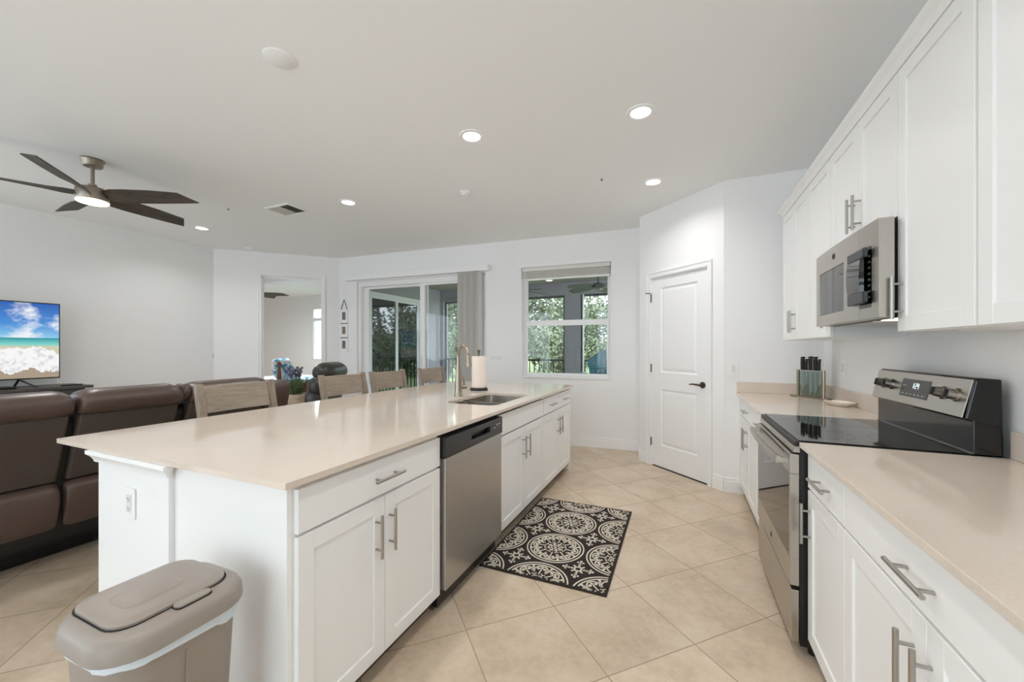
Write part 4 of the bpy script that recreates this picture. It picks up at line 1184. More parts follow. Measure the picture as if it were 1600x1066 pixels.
# ---- reclining sofa, its back to the kitchen
SOFA_Y = [(-0.22, 0.43), (0.45, 1.085), (1.11, 1.625), (1.68, 2.262)]
sofa = thing('reclining_sofa', 'long dark brown leather reclining sofa with its back to the island', 'sofa', (-3.75, 1.1, 0))
def sofa_profile(zs=1.0):
    # outline of the back cushion: x, z, going up the rear face, over the roll, down the front
    return [(-3.435, 0.505), (-3.385, 0.62), (-3.325, 0.76), (-3.262, 0.905), (-3.235, 0.93), (-3.205, 0.965), (-3.205, 1.005), (-3.235, 1.04), (-3.30, 1.062), (-3.38, 1.055), (-3.45, 1.01), (-3.50, 0.92), (-3.53, 0.75), (-3.56, 0.55), (-3.52, 0.50)]
def cushion(prof, y0, y1, puff, rnd, n=14, rows_from=0):
    cx = sum(p[0] for p in prof) / len(prof); cz = sum(p[1] for p in prof) / len(prof)
    rings = []
    for k in range(n + 1):
        s_ = k / n; y = y0 + (y1 - y0) * s_
        e = min(s_, 1 - s_) * (y1 - y0)
        q = 1.0 if e >= rnd else sqrt_safe(1 - (1 - e / rnd) ** 2)
        kx_ = 1 - puff * (1 - q)
        rings.append([(cx + (x - cx) * kx_, y, cz + (z - cz) * kx_) for x, z in prof])
    return rings
def sqrt_safe(v): return math.sqrt(max(0.0, v))
def lerp_ys(y0, y1, rnd):
    a = [0, 0.05, 0.2, 0.45, 0.75, 1.0]
    return [y0 + rnd * t for t in a] + [y1 - rnd * t for t in reversed(a)]
def cushion2(prof, y0, y1, rnd, amt):
    cx = sum(p[0] for p in prof) / len(prof); cz = sum(p[1] for p in prof) / len(prof)
    rings = []
    for y in lerp_ys(y0, y1, rnd):
        e = min(y - y0, y1 - y)
        q = 1 - sqrt_safe(1 - (1 - min(1, e / rnd)) ** 2)
        rings.append([(x + (cx - x) * amt * q / max(0.08, hypot(x - cx, z - cz)) * 0.5, y, z + (cz - z) * amt * q / max(0.08, hypot(x - cx, z - cz))) for x, z in prof])
    return rings
for i, (y0, y1) in enumerate(SOFA_Y):
    # plain fabric-like rear panel
    rear = [(-3.437, 0.508), (-3.262, 0.915), (-3.30, 0.935), (-3.50, 0.90), (-3.55, 0.508)]
    MB().skin([[(x, y, z) for x, z in rear] for y in (y0 + 0.008, y1 - 0.008)]).build('back_panel', M['leatherb'], sofa, bevel=0.012)
    roll = [(-3.268, 0.913), (-3.235, 0.925), (-3.208, 0.955), (-3.198, 0.995), (-3.215, 1.030), (-3.255, 1.055), (-3.31, 1.066), (-3.39, 1.058), (-3.46, 1.02), (-3.52, 0.94), (-3.57, 0.80), (-3.58, 0.66), (-3.552, 0.66), (-3.51, 0.90), (-3.42, 0.938), (-3.31, 0.938)]
    MB().skin(cushion2(roll, y0, y1, 0.09, 0.05)).build('headrest_roll', M['leather'], sofa, smooth=70)
    low = [(-3.436, 0.500), (-3.405, 0.46), (-3.400, 0.40), (-3.425, 0.30), (-3.470, 0.20), (-3.520, 0.150), (-3.56, 0.16), (-3.56, 0.50)]
    MB().skin(cushion2(low, y0 + 0.002, y1 - 0.002, 0.05, 0.02)).build('lower_panel', M['leather'], sofa, smooth=60)
    seat = [(-3.585, 0.30), (-3.585, 0.50), (-3.70, 0.515), (-3.95, 0.52), (-4.15, 0.50), (-4.20, 0.42), (-4.19, 0.14), (-3.62, 0.14)]
    MB().skin(cushion2(seat, y0, y1, 0.06, 0.03)).build('seat', M['leather'], sofa, smooth=60)
MB().box(-4.15, -3.67, -0.22, 2.26, 0.05, 0.10).box(-3.70, -3.665, -0.22, 2.26, 0.0005, 0.05).box(-4.15, -4.11, -0.22, 2.26, 0.0005, 0.05).box(-3.655, -3.60, -0.18, 2.22, 0.10, 0.138).build('base_frame', M['blacksatin'], sofa)
MB().prism([(-3.46, 0.16), (-3.46, 0.51), (-3.335, 0.84), (-3.36, 0.90), (-3.48, 0.90), (-3.57, 0.50), (-3.57, 0.16)], 'y', -0.21, 2.25).build('dark_gap_filler', M['black'], sofa)  # black filler added so the gaps between sections read dark
# bunched leather between console and last seat
wr = [(-3.29, 0.93), (-3.235, 0.965), (-3.225, 1.01), (-3.26, 1.05), (-3.33, 1.055), (-3.41, 1.02), (-3.42, 0.94)]
MB().skin(cushion2(wr, 1.628, 1.676, 0.02, 0.02)).build('leather_gusset', M['leather'], sofa, smooth=60)
# angled end arm
arm = [(-3.30, 1.03), (-3.23, 1.02), (-3.20, 0.97), (-3.225, 0.86), (-3.30, 0.66), (-3.36, 0.40), (-3.42, 0.14), (-4.10, 0.14), (-4.14, 0.60), (-3.70, 0.64), (-3.50, 0.72), (-3.40, 0.94)]
MB().skin(cushion2(arm, 2.275, 2.435, 0.035, 0.02)).build('armrest', M['leather'], sofa, smooth=60)

# ---- television and console on the left wall
tv = thing('television', 'large flat television showing a bright beach with surf and blue sky', 'television', (-6.27, 1.265, 0.905))
TY0_, TY1_ = 0.545, 1.988
MB().box(-6.285, -6.252, TY0_, TY1_, 0.985, 1.795).build('bezel', M['tvblack'], tv, bevel=0.003)
s_ = bpy.data.objects
mb = MB().box(-0.001, 0.001, 0, TY1_ - TY0_ - 0.02, 0, 0.785)
scr = mb.build('screen', M['screen'], tv, world=False); scr.location = (-6.2505 + 6.27, TY0_ + 0.01 - 1.265, 0.998 - 0.905)
for y in (0.86, 1.70):
    MB().bar((-6.27, y, 0.984), (-6.10, y + 0.07, 0.911), 0.018, 0.010).bar((-6.27, y, 0.984), (-6.42, y + 0.01, 0.911), 0.018, 0.010).build('stand_leg', M['tvblack'], tv)
con = thing('media_console', 'dark charcoal media console under the television', 'console', (-6.32, 1.2, 0))
MB().box(-6.57, -6.07, 0.22, 2.19, 0.868, 0.900).build('top', M['console'], con, bevel=0.004)
MB().box(-6.56, -6.10, 0.26, 2.13, 0.08, 0.867).build('body', M['console'], con)
for k in range(4):
    y = 0.27 + k * 0.4625
    d = MB(); shaker(d, 1, -6.08, y, y + 0.455, 0.10, 0.85, 0.05); d.build('door', M['console'], con)
for x in (-6.54, -6.14):
    for y in (0.30, 2.09): MB().box(x - 0.025, x + 0.025, y - 0.025, y + 0.025, 0.0005, 0.0795).build('foot', M['console'], con)
t = MB().box(-6.28, -6.10, 1.42, 1.64, 0.9005, 0.925).build('cable_box', M['black'], bevel=0.003)
tag(t, 'small flat black box under the television on the console', 'box')
t = MB().box(-6.17, -6.125, 1.965, 2.12, 0.9005, 0.914).build('remote_control', M['black'], bevel=0.003)
tag(t, 'thin black remote lying on the console right of the television', 'remote')

# ---- ceiling fan
def blade_ring(r, w, z, tilt, skew=0.0):
    c_, s_ = cos(tilt), sin(tilt); h = 0.004
    return [(r + skew * w * a, a * w * c_ - b * h * s_, z + a * w * s_ + b * h * c_) for a, b in ((-0.5, -1), (0.5, -1), (0.5, 1), (-0.5, 1))]
def make_fan(name, label, loc, zc, angs, R=0.76, wood='fanwood', metal='fanmetal', lens='lampfan', power=6.0, drop=0.30, cat='ceiling fan'):
    t = thing(name, label, cat, (loc[0], loc[1], zc))
    MB().lathe([(0.072, 0), (0.074, -0.006), (0.066, -0.014), (0.062, -0.05), (0.055, -0.058), (0.02, -0.06)], (0, 0, -0.0005), 28).build('canopy', M[metal], t, world=False, smooth=40)
    MB().tube([(0, 0, -0.0605), (0, 0, -drop + 0.085)], 0.0125, 14).build('downrod', M[metal], t, world=False, smooth=60)
    MB().lathe([(0.02, 0.10), (0.026, 0.098), (0.026, 0.085), (0.04, 0.078), (0.075, 0.068), (0.098, 0.055), (0.10, 0.05), (0.10, -0.028), (0.096, -0.034), (0.08, -0.036)], (0, 0, -drop), 32).build('motor_housing', M[metal], t, world=False, smooth=35)
    MB().lathe([(0.098, -0.0365), (0.099, -0.042), (0.094, -0.050), (0.06, -0.054), (0.01, -0.055)], (0, 0, -drop), 32).build('lamp_lens', M[lens], t, world=False, smooth=50)
    for a in angs:
        b = MB(); tl = radians(-19)
        rings = [blade_ring(0.101, 0.085, 0.012, radians(-38)), blade_ring(0.16, 0.125, 0.012, radians(-30)), blade_ring(0.26, 0.150, 0.012, radians(-22)), blade_ring(0.45, 0.155, 0.014, tl), blade_ring(R - 0.04, 0.125, 0.016, tl * 0.8, 0.75)]
        b.skin(rings)
        b.xf(Matrix.Translation((0, 0, -drop)) @ Matrix.Rotation(radians(a), 4, 'Z'))
        b.build('blade', M[wood], t, world=False, smooth=40)
    if power:
        ld = bpy.data.lights.new(name + '_lamp', 'AREA'); ld.shape = 'DISK'; ld.size = 0.18; ld.energy = power; ld.color = CAN_C
        lo = bpy.data.objects.new('fan_lamp', ld); COL.objects.link(lo); lo.parent = t; lo.location = (0, 0, -drop - 0.06)
    return t
make_fan('ceiling_fan', 'five-blade dark wood ceiling fan with a lit round lamp in the living room', (-4.385, 1.575), CEIL, (-43, 29, 101, 173, 245))
bf = make_fan('ceiling_fan', 'dark ceiling fan seen through the bedroom doorway', (-8.65, 5.72), CEIL, (35, 107, 179, 251, 323), R=0.66, metal='bronzefr', power=45.0, drop=0.34)  # the lit lamp in this fan is added to brighten the bedroom
for _c in bf.children:
    if _c.type == 'LIGHT': _c.data.color = (0.92, 0.96, 1.0)

# ---- recessed ceiling lights
def make_can(label, x, y, power=CAN_W):
    t = thing('recessed_light', label, 'ceiling light', (x, y, CEIL), 0, 'recessed ceiling lights')
    n = 32
    mb = MB(); mb.skin([[(r * cos(2 * pi * k / n), r * sin(2 * pi * k / n), z) for k in range(n)] for r, z in ((0.062, -0.004), (0.066, -0.008), (0.086, -0.007), (0.090, -0.0005))], False)
    mb.build('trim_ring', M['trimw'], t, world=False, smooth=50)
    MB().lathe([(0.0625, -0.001), (0.0625, -0.0045), (0.01, -0.0055)], (0, 0, 0), n).build('lens', M['lampon'], t, world=False)
    ld = bpy.data.lights.new('recessed_lamp', 'AREA'); ld.shape = 'DISK'; ld.size = 0.13; ld.energy = power; ld.color = CAN_C; ld.spread = radians(145)
    lo = bpy.data.objects.new('recessed_lamp', ld); COL.objects.link(lo); lo.parent = t; lo.location = (0, 0, -0.012)
    return t
make_can('lit recessed ceiling light over the aisle, nearest the upper cabinets', -0.239, 2.66)
make_can('lit recessed ceiling light over the aisle in front of the pantry door', -0.234, 3.82)
make_can('lit recessed ceiling light right above the island', -1.384, 2.479)
make_can('lit recessed ceiling light beside the air vent', -3.199, 3.091)
make_can('lit recessed ceiling light in the living room corner behind the fan', -5.60, 3.02)
make_can('recessed ceiling light over the aisle beside the near cabinets', -0.239, 0.70)  # this and the next two are added out of view for light
make_can('recessed ceiling light over the near end of the island', -1.384, 0.35)
make_can('recessed ceiling light over the sofa, near the entry', -3.2, -0.4)

t = MB().lathe([(0.078, 0), (0.078, -0.004), (0.072, -0.008), (0.01, -0.009)], (-1.943, 1.414, CEIL - 0.0005), 32).build('ceiling_cover_plate', M['plate'], smooth=50)
tag(t, 'round blank white cover plate on the ceiling, nearest the camera', 'cover plate')
def detector(label, x, y, r):
    t = thing('smoke_detector', label, 'smoke detector', (x, y, CEIL), 0)
    MB().lathe([(r, 0), (r, -0.012), (r * 0.96, -0.016), (r * 0.7, -0.018)], (0, 0, -0.0005), 28).build('base', M['trimw'], t, world=False, smooth=40)
    MB().lathe([(r * 0.68, -0.0185), (r * 0.66, -0.034), (r * 0.5, -0.038), (0.005, -0.038)], (0, 0, -0.0005), 28).build('cover', M['plate'], t, world=False, smooth=40)
detector('white smoke detector on the ceiling above the island', -1.937, 3.342, 0.055)
detector('white smoke detector on the ceiling by the bedroom doorway corner', -6.02, 3.90, 0.065)
def sprinkler(label, x, y):
    t = thing('fire_sprinkler', label, 'sprinkler', (x, y, CEIL), 0)
    MB().lathe([(0.022, 0), (0.020, -0.003), (0.008, -0.004)], (0, 0, -0.0005), 16).build('flange', M['trimw'], t, world=False)
    MB().tube([(0, 0, -0.0046), (0, 0, -0.022)], 0.004, 8).lathe([(0.011, -0.0225), (0.011, -0.024), (0.004, -0.0245)], (0, 0, 0), 12).build('nozzle', M['bronze'], t, world=False)
sprinkler('tiny fire sprinkler head on the ceiling over the aisle', -0.653, 3.55)
sprinkler('tiny fire sprinkler head on the ceiling beside the fan', -4.53, 2.70)

vt = thing('air_vent', 'white slatted air vent in the living room ceiling', 'air vent', (-3.985, 2.985, CEIL), 0)
MB().frame('z', -0.012, -0.0005, -0.19, 0.19, -0.14, 0.14, 0.03).build('frame', M['trimw'], vt, world=False, bevel=0.003)
MB().box(-0.16, 0.16, -0.11, 0.11, -0.0015, -0.0005).build('duct', M['slot'], vt, world=False)
for k in range(11):
    x = -0.15 + k * 0.03
    sgn = 1 if k < 6 else -1
    MB().hexa([(x - 0.008 * sgn, -0.11, -0.012), (x - 0.006 * sgn, -0.11, -0.012), (x - 0.006 * sgn, 0.11, -0.012), (x - 0.008 * sgn, 0.11, -0.012)],
              [(x + 0.008 * sgn, -0.11, -0.003), (x + 0.010 * sgn, -0.11, -0.003), (x + 0.010 * sgn, 0.11, -0.003), (x + 0.008 * sgn, 0.11, -0.003)]).build('slat', M['vane'], vt, world=False)

# ---- hanging photo frames on the back wall
hf = thing('hanging_photo_frame', 'string of three small white photo frames hung by the bedroom doorway', 'photo frame', (A.x, A.y, 0), BR)
u = 0.105; hw = 0.078
for k, (zb, zt) in enumerate(((1.735, 1.965), (1.495, 1.720), (1.250, 1.480))):
    f_ = MB().frame('y', -0.016, -0.0015, u - hw, u + hw, zb, zt, 0.022).build('frame', M['trimw'], hf, world=False, bevel=0.002)
    MB().box(u - hw + 0.0222, u + hw - 0.0222, -0.010, -0.002, zb + 0.0222, zt - 0.0222).build('mat_board', M['trimw'], f_, world=False)
    MB().box(u - 0.036, u + 0.034, -0.012, -0.0102, zb + 0.055, zt - 0.045).build('photo', M['photo%d' % (k + 1)], f_, world=False)
for z in (1.7275, 1.4875):
    MB().tube([(u - hw + 0.004, -0.008, z), (u + hw - 0.004, -0.008, z)], 0.006, 8).build('cord', M['rope'], hf, world=False)
MB().tube([(u - hw + 0.012, -0.008, 1.966), (u - 0.002, -0.006, 2.128), (u + 0.002, -0.006, 2.128), (u + hw - 0.012, -0.008, 1.966)], 0.005, 8).build('hanging_cord', M['rope'], hf, world=False)

# ---- end table, lavender, recliner
t = thing('end_table', 'brown wooden end table between the sofa and the recliner', 'table', (-4.32, 3.36, 0))
MB().lathe([(0.24, 0.57), (0.25, 0.574), (0.25, 0.594), (0.24, 0.599)], (-4.32, 3.36, 0), 32).build('top', M['tablew'], t, smooth=40)
MB().lathe([(0.02, 0.0), (0.035, 0.05), (0.022, 0.15), (0.04, 0.30), (0.022, 0.45), (0.05, 0.549)], (-4.32, 3.36, 0.02), 18).build('pedestal', M['tablew'], t, smooth=50)
for k in range(3):
    a = 2 * pi * k / 3
    MB().bar((-4.32 + 0.03 * cos(a), 3.36 + 0.03 * sin(a), 0.10), (-4.32 + 0.20 * cos(a), 3.36 + 0.20 * sin(a), 0.018), 0.03, 0.03).build('foot', M['tablew'], t)
pl = thing('potted_lavender', 'small lavender plant in a whitewashed wooden pot on the end table', 'plant', (-4.32, 3.36, 0.60))
n = 24
mb = MB(); mb.lathe([(0.075, 0.0005), (0.088, 0.01), (0.094, 0.125), (0.097, 0.128), (0.097, 0.150), (0.088, 0.150), (0.084, 0.13)], (0, 0, 0), n)
mb.build('pot', M['potw'], pl, world=False, smooth=40)
rnd = random.Random(5)
lg = MB()
def leafquad(mb, p, d, l, w, rn):
    d = Vector(d).normalized(); s1 = d.cross(Vector((rn.uniform(-1, 1), rn.uniform(-1, 1), rn.uniform(-1, 1)))).normalized() * w
    p = Vector(p); mb.add([p - s1 * 0.4, p + d * l * 0.5 - s1, p + d * l, p + d * l * 0.5 + s1], [(0, 1, 2, 3)])
for k in range(95):
    a = rnd.uniform(0, 2 * pi); sp = rnd.uniform(0.05, 0.75); h = rnd.uniform(0.12, 0.21)
    flower = k % 4 == 0
    if flower: h = rnd.uniform(0.20, 0.28)
    b0 = Vector((rnd.uniform(-0.05, 0.05), rnd.uniform(-0.05, 0.05), 0.13)); tip = b0 + Vector((cos(a) * sp * h * 0.75, sin(a) * sp * h * 0.75, h))
    lg.tube([b0, (b0 + tip) / 2 + Vector((0, 0, 0.01)), tip], 0.0018, 5)
    for i in range(16):
        q = b0.lerp(tip, rnd.uniform(0.15, 0.95 if not flower else 0.6)); leafquad(lg, q, (rnd.uniform(-1, 1), rnd.uniform(-1, 1), rnd.uniform(0.1, 0.9)), 0.042, 0.005, rnd)
    if flower:
        d = (tip - b0).normalized()
        lp = MB()
        for i in range(26):
            q = tip + d * rnd.uniform(-0.03, 0.095); leafquad(lp, q, (rnd.uniform(-1, 1), rnd.uniform(-1, 1), 0.8), 0.02, 0.007, rnd)
        lp.build('flower_spike', M['leafp'], pl, world=False)
lg.build('foliage', M['leafg'], pl, world=False)

rc = thing('recliner', 'plump dark olive leather recliner by the glass door', 'armchair', (-4.92, 3.80, 0), radians(203))
def puff(rows, name, parent, m='oliveleather', sm=180): return MB().skin(rows).build(name, M[m], parent, world=False, smooth=sm)
def ell(cx, cz, rx, rz, y, n=18): return [(cx + rx * cos(2 * pi * k / n), y, cz + rz * sin(2 * pi * k / n)) for k in range(n)]
def pillow(cx, cz, rx, rz, y0, y1, rnd_=0.10):
    rows = []
    for y in lerp_ys(y0, y1, rnd_):
        e = min(y - y0, y1 - y); q = sqrt_safe(1 - (1 - min(1, e / rnd_)) ** 2); q = 0.25 + 0.75 * q
        rows.append(ell(cx, cz, rx * q, rz * q, y))
    return rows
# local: sitter faces +x, back at -x
bk = MB()
for cx, cz, rx, rz in ((-0.40, 0.62, 0.15, 0.16), (-0.46, 0.80, 0.16, 0.15)): bk.skin(pillow(cx, cz, rx, rz, -0.33, 0.33))
bk.build('backrest', M['oliveleather'], rc, world=False, smooth=180)
puff(pillow(-0.50, 0.985, 0.155, 0.135, -0.31, 0.31, 0.16), 'headrest', rc)
puff(pillow(0.02, 0.42, 0.40, 0.13, -0.29, 0.29), 'seat', rc)
for s in (-1, 1): MB().skin(pillow(-0.02, 0.52, 0.44, 0.13, s * 0.40 - 0.095, s * 0.40 + 0.095, 0.06)).box(-0.40, 0.36, s * 0.40 - 0.07, s * 0.40 + 0.07, 0.08, 0.50).build('armrest', M['oliveleather'], rc, world=False, smooth=60)
MB().box(-0.42, 0.38, -0.32, 0.32, 0.0005, 0.30).build('base', M['oliveleather'], rc, world=False, bevel=0.02)
puff(pillow(0.43, 0.36, 0.07, 0.16, -0.28, 0.28), 'footrest', rc)

# ---- bedroom seen through the doorway
bd = thing('bed', 'bed with a blue and white quilt and carved dark wood posts in the bedroom', 'bed', (-8.1, 5.9, 0))
MB().box(-9.2, -7.25, 5.25, 6.75, 0.25, 0.62).build('mattress', M['linen'], bd, bevel=0.05)
mb = MB(); n = 12
rows = []
for i in range(n + 1):
    y = 5.20 + 1.60 * i / n
    rows.append([(-9.1, y, 0.64), (-8.4, y, 0.665), (-7.6, y, 0.66), (-7.22, y, 0.65), (-7.20, y, 0.45), (-7.18, y, 0.28), (-7.20, y, 0.275), (-7.26, y, 0.40), (-7.28, y, 0.625), (-9.1, y, 0.622)])
mb.skin(rows).build('quilt', M['quilt'], bd, smooth=60)
MB().box(-7.17, -7.13, 5.22, 6.78, 0.30, 0.60).build('footboard', M['bedw'], bd, bevel=0.01)
MB().box(-9.32, -9.26, 5.22, 6.78, 0.20, 0.62).build('headboard', M['linen'], bd, bevel=0.01)
for y in (5.19, 6.81):
    MB().lathe([(0.03, 0), (0.04, 0.10), (0.028, 0.2), (0.045, 0.30), (0.048, 0.60), (0.05, 0.66), (0.038, 0.70), (0.042, 0.74), (0.030, 0.86), (0.034, 0.90), (0.022, 0.93), (0.034, 0.96), (0.042, 0.995), (0.034, 1.03), (0.012, 1.05)], (-7.15, y, 0.0005), 16).build('bedpost', M['bedw'], bd, smooth=40)
def cushion_pillow(name, label, x, y, z, w, h, tilt, m, yaw=0):
    mb = MB(); rows = []
    for i in range(11):
        u_ = -1 + 2 * i / 10; th = 0.13 * sqrt_safe(1 - u_ * u_ * 0.96); hh = h * (0.72 + 0.28 * sqrt_safe(1 - u_ ** 4))
        rows.append([(-th * (0.3 + 0.7 * sqrt_safe(1 - v * v)), u_ * w / 2, v * hh / 2) for v in (-1, -0.6, 0, 0.6, 1)] + [(th * (0.3 + 0.7 * sqrt_safe(1 - v * v)), u_ * w / 2, v * hh / 2) for v in (1, 0.6, 0, -0.6, -1)])
    mb.skin(rows); mb.xf(Matrix.Translation((x, y, z)) @ Matrix.Rotation(yaw, 4, 'Z') @ Matrix.Rotation(tilt, 4, 'Y'))
    return tag(mb.build(name, M[m], smooth=70), label, 'pillow')
cushion_pillow('bed_pillow', 'puffy blue and white pillow standing on the bed behind the carved post', -7.50, 5.53, 0.885, 0.62, 0.44, radians(-12), 'quilt', radians(25))

w3 = sempty('window_2', (-9.37, 8.2, 0), 0)
MB().frame('y', 0.01, 0.09, -0.528, 0.528, 0.952, 2.498, 0.05).box(-0.478, 0.478, 0.03, 0.07, 2.10, 2.19).build('window_frame', M['vinyl'], w3, world=False)
MB().box(-0.478, 0.478, 0.045, 0.05, 1.002, 2.10).build('pane', M['glass'], w3, world=False)
# bedroom sliding door facing the porch
d4 = sempty('door_4', (-5.45, 5.75, 0), pi / 2)
mb = MB().frame('y', 0.02, 0.13, 0.002, 1.748, 0.001, 2.408, 0.06, 0.05, 0.07); mb.build('door_frame', M['vinyl'], d4, world=False)
for a, b, y in ((0.062, 0.90, 0.03), (0.84, 1.686, 0.075)):
    p = MB().frame('y', y, y + 0.04, a, b, 0.052, 2.337, 0.075, 0.08, 0.05).build('sliding_panel', M['vinyl'], d4, world=False)
    MB().box(a + 0.07, b - 0.07, y + 0.018, y + 0.022, 0.125, 2.292).build('pane', M['glassdark'], p, world=False)

# ================================================================ PORCH AND GARDEN
LF = 8.20; PX1 = 2.4
struct('floor_porch', MB().box(-5.44, PX1, 5.425, 8.42, -0.12, -0.01), M['concrete'])
struct('ceiling_porch', MB().box(-5.44, PX1, 5.45, 8.42, 2.72, 2.80), M['lanaic'])
struct('roof_porch', MB().box(-11.5, PX1 + 0.1, -2.7, 8.6, CEIL + 0.11, CEIL + 0.2), M['lanaic'])
mb = MB().box(-5.44, PX1, LF, LF + 0.2, 2.46, 2.72).box(-5.44, -5.37, LF, LF + 0.2, -0.01, 2.46).box(-2.30, -1.955, LF, LF + 0.2, -0.01, 2.46).box(PX1 - 0.2, PX1, LF, LF + 0.2, -0.01, 2.46).box(1.1, 1.4, LF, LF + 0.2, -0.01, 2.46)
struct('wall_porch', mb, M['lanaiw'])
mb = MB()
for a, b in ((-5.369, -2.301), (-1.954, 1.099)):
    mb.frame('y', LF + 0.06, LF + 0.10, a, b, -0.005, 2.459, 0.04, 0.05, 0.05)
struct('trim_4', mb, M['bronzefr'])
struct('trim_5', MB().box(-1.912, -1.888, LF + 0.0, LF + 0.055, -0.005, 2.455), M['vinyl'])
def railing(label, a, b):
    t = thing('porch_railing', label, 'railing', ((a + b) / 2, LF + 0.14, 0))
    MB().box(a, b, LF + 0.115, LF + 0.165, 1.025, 1.065).build('top_rail', M['bronzefr'], t)
    MB().box(a, b, LF + 0.12, LF + 0.16, 0.08, 0.115).build('bottom_rail', M['bronzefr'], t)
    n = int((b - a) / 0.112)
    for k in range(n):
        x = a + (b - a) * (k + 0.5) / n
        MB().box(x - 0.0095, x + 0.0095, LF + 0.13, LF + 0.149, 0.1155, 1.0245).build('baluster', M['bronzefr'], t)
railing('dark metal porch railing left of the grey column, seen through the glass door and window', -5.365, -2.305)
railing('dark metal porch railing right of the grey column, behind the teal chair', -1.95, 1.095)

# teal slatted porch chair (counter-height), back towards the kitchen
ch = thing('porch_chair', 'teal slatted porch chair with a rounded fan back', 'chair', (-1.20, 6.80, -0.01), radians(112))
# local: sitter faces +x
nsl = 7
for k in range(nsl):
    s_ = (k - (nsl - 1) / 2) / ((nsl - 1) / 2)
    ta = 1.31 - 0.15 * (s_ - 0.143) ** 2; tb = 1.31 - 0.15 * (s_ + 0.143) ** 2; yb = s_ * 0.20; yt = s_ * 0.315; hw_ = 0.0485; hb = 0.031
    zb = 0.66
    MB().hexa([(-0.20, yb - hb, zb), (-0.18, yb - hb, zb), (-0.18, yb + hb, zb), (-0.20, yb + hb, zb)],
              [(-0.40, yt - hw_, ta), (-0.38, yt - hw_, ta), (-0.38, yt + hw_, tb), (-0.40, yt + hw_, tb)]).build('back_slat', M['teal'], ch, world=False, bevel=0.006)
MB().box(-0.335, -0.315, -0.27, 0.27, 0.985, 1.05).box(-0.235, -0.21, -0.24, 0.24, 0.70, 0.76).build('back_brace', M['teal'], ch, world=False)
for k in range(5):
    x = -0.17 + k * 0.095
    MB().box(x, x + 0.085, -0.26, 0.26, 0.60 + 0.008 * k, 0.622 + 0.008 * k).build('seat_slat', M['teal'], ch, world=False, bevel=0.004)
for s in (-1, 1):
    MB().box(-0.30, 0.36, s * 0.34 - 0.06, s * 0.34 + 0.06, 0.865, 0.89).build('armrest', M['teal'], ch, world=False, bevel=0.008)
    for x0, x1 in ((0.26, 0.30), (-0.28, -0.24)):
        MB().box(x0, x1, s * 0.31 - 0.04, s * 0.31 + 0.04, 0.0105, 0.8645).build('leg', M['teal'], ch, world=False)
    MB().box(-0.24, 0.26, s * 0.31 - 0.015, s * 0.31 + 0.015, 0.54, 0.60).build('side_rail', M['teal'], ch, world=False)
MB().box(0.262, 0.298, -0.269, 0.269, 0.26, 0.32).build('foot_rail', M['teal'], ch, world=False)

def porch_fan(label, x, y, a0):
    t = thing('porch_fan', label, 'ceiling fan', (x, y, 2.72))
    MB().lathe([(0.06, 0), (0.055, -0.04), (0.02, -0.05)], (0, 0, -0.0005), 20).build('canopy', M['bronzefr'], t, world=False)
    MB().tube([(0, 0, -0.051), (0, 0, -0.29)], 0.012, 10).lathe([(0.03, -0.29), (0.10, -0.31), (0.10, -0.37), (0.05, -0.395)], (0, 0, 0), 20).build('motor_housing', M['bronzefr'], t, world=False, smooth=40)
    for k in range(5):
        a = radians(a0 + 72 * k); mb = MB(); rows = []
        for i in range(9):
            s_ = i / 8; r = 0.10 + 0.50 * s_; w = 0.03 + 0.13 * sin(pi * min(1, s_ * 0.92 + 0.05)) ** 0.8
            rows.append([(r, -w, -0.355 - 0.05 * s_), (r, 0, -0.33 - 0.05 * s_), (r, w, -0.325 - 0.05 * s_), (r, 0, -0.336 - 0.05 * s_)])
        mb.skin(rows).xf(Matrix.Rotation(a, 4, 'Z')); mb.build('leaf_blade', M['palmleaf'], t, world=False, smooth=60)
porch_fan('palm-leaf porch ceiling fan above the teal chair', -1.30, 6.75, 12)
porch_fan('palm-leaf porch ceiling fan between glass door and kitchen window', -2.75, 6.75, 40)
t = thing('porch_light', 'lit round recessed light in the porch ceiling', 'ceiling light', (-2.50, 7.75, 2.72))
MB().lathe([(0.09, 0), (0.085, -0.008), (0.062, -0.009)], (0, 0, -0.0005), 24).build('trim_ring', M['trimw'], t, world=False)
MB().lathe([(0.06, -0.0096), (0.055, -0.012), (0.01, -0.012)], (0, 0, -0.0005), 24).build('lens', M['lampfar'], t, world=False)

struct('ground', MB().box(-60, 30, 8.43, 70, -0.5, -0.35), M['grass'])

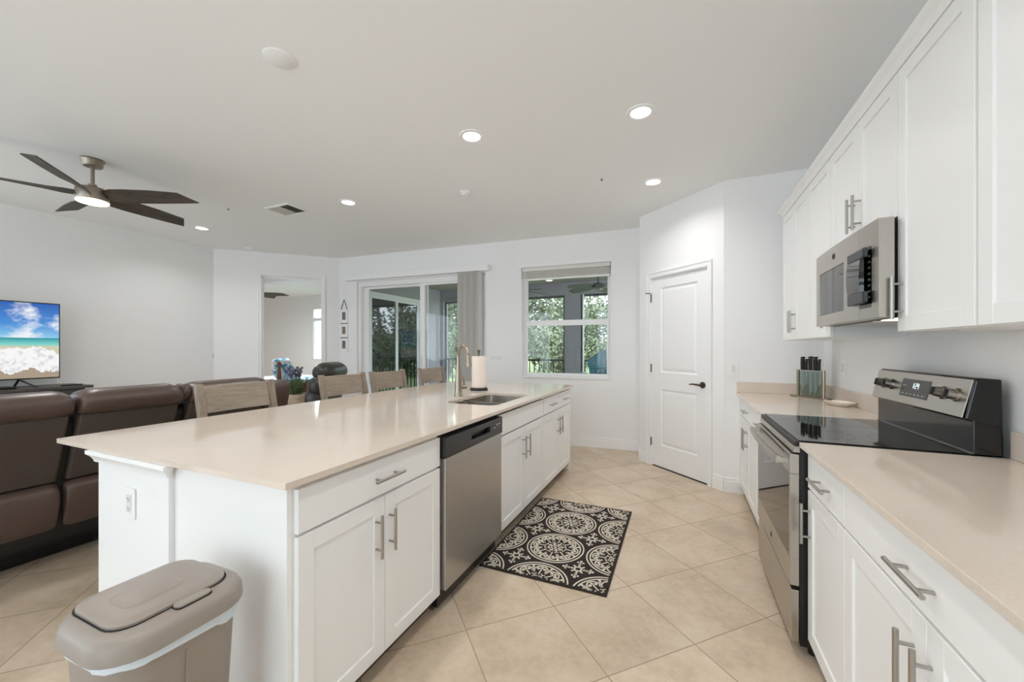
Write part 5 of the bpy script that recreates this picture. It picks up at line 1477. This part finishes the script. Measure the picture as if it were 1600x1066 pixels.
def scatter(mb, c, rad, n, size, rn, hollow=0.0):
    for _ in range(n):
        while True:
            v = Vector((rn.uniform(-1, 1), rn.uniform(-1, 1), rn.uniform(-1, 1)))
            if hollow < v.length < 1: break
        p = Vector(c) + Vector((v.x * rad[0], v.y * rad[1], v.z * rad[2]))
        d = Vector((rn.uniform(-1, 1), rn.uniform(-1, 1), rn.uniform(-1, 1)))
        leafquad(mb, p, d, size * rn.uniform(0.7, 1.3), size * 0.32, rn)
def tree(label, x, y, h, cr, leafm, seed, n=2600, size=0.26, pine=False):
    rn = random.Random(seed); t = thing('garden_tree', label, 'tree', (x, y, -0.35), 0, 'trees behind the lawn')
    tr = MB(); lean = rn.uniform(-0.4, 0.4)
    tr.tube([(0, 0, 0.0), (lean * 0.3, 0, h * 0.3), (lean, 0, h * 0.75)], [0.16, 0.12, 0.05], 9)
    lv = MB(); nb = 13
    for k in range(nb):
        a = rn.uniform(0, 2 * pi)
        if pine: rr_ = rn.uniform(0.2, 0.8) * cr; z = h * rn.uniform(0.45, 1.0); rad = (cr * 0.5, cr * 0.5, h * 0.055)
        else: rr_ = rn.uniform(0.1, 0.75) * cr; z = h * rn.uniform(0.32, 0.92); rad = (cr * 0.5, cr * 0.5, cr * 0.42)
        c = (lean * z / h + rr_ * cos(a), rr_ * sin(a), z)
        if k % 2 == 0: tr.tube([(lean * 0.5 * z / h, 0, max(0.3, z - rr_ * 0.6)), c], [0.05, 0.015], 6)
        scatter(lv, c, rad, n // nb, size, rn)
    tr.build('trunk', M['bark'], t, world=False, smooth=60)
    lv.build('foliage', M[leafm], t, world=False)
def bush(label, x, y, h, w, leafm, seed, n=1500, size=0.2):
    rn = random.Random(seed); t = thing('garden_bush', label, 'bush', (x, y, -0.35), 0, 'bushes along the edge of the lawn')
    st = MB(); lv = MB()
    for k in range(5): st.tube([(0, 0, 0.0), (rn.uniform(-w, w) * 0.6, rn.uniform(-0.5, 0.5), h * 0.7)], [0.03, 0.01], 5)
    for k in range(6): scatter(lv, (rn.uniform(-w, w) * 0.6, rn.uniform(-0.5, 0.5), h * rn.uniform(0.3, 0.72)), (w * 0.55, w * 0.4, h * 0.30), n // 6, size, rn)
    st.build('stem', M['bark'], t, world=False); lv.build('foliage', M[leafm], t, world=False)
TL = ['leafy oak tree with rounded grey-green crown behind the lawn', 'tall thin pine tree with open needled crown behind the lawn', 'pale green loose-leaved tree behind the lawn']
BL = ['dense green bush along the back of the lawn', 'pale green bush along the back of the lawn']
rg = random.Random(11)
k = 0
for row, (yy, step) in enumerate(((23.0, 2.7), (29.0, 3.2))):
    x = -0.86 * yy * 1.0
    while x < 15:
        kind = (k * 7 + row) % 4
        if kind == 1: tree(TL[1], x, yy + rg.uniform(-1.5, 1.5), rg.uniform(8.0, 10.0), 1.6, 'leaf3', 100 + k, 900, 0.26, True)
        elif kind == 3: tree(TL[2], x, yy + rg.uniform(-1.5, 1.5), rg.uniform(5.0, 6.2), 2.0, 'leaf2', 100 + k, 1400)
        else: tree(TL[0], x, yy + rg.uniform(-1.5, 1.5), rg.uniform(5.4, 7.0), 2.1, 'leaf1', 100 + k, 1700)
        x += step * rg.uniform(0.85, 1.15); k += 1
x = -17.5; k = 0
while x < 13:
    bush(BL[k % 2], x, 19.5 + rg.uniform(-1.0, 1.0), rg.uniform(2.4, 4.0), 1.25, 'leaf2' if k % 2 else 'leaf1', 300 + k, 2300)
    x += rg.uniform(1.25, 1.7); k += 1
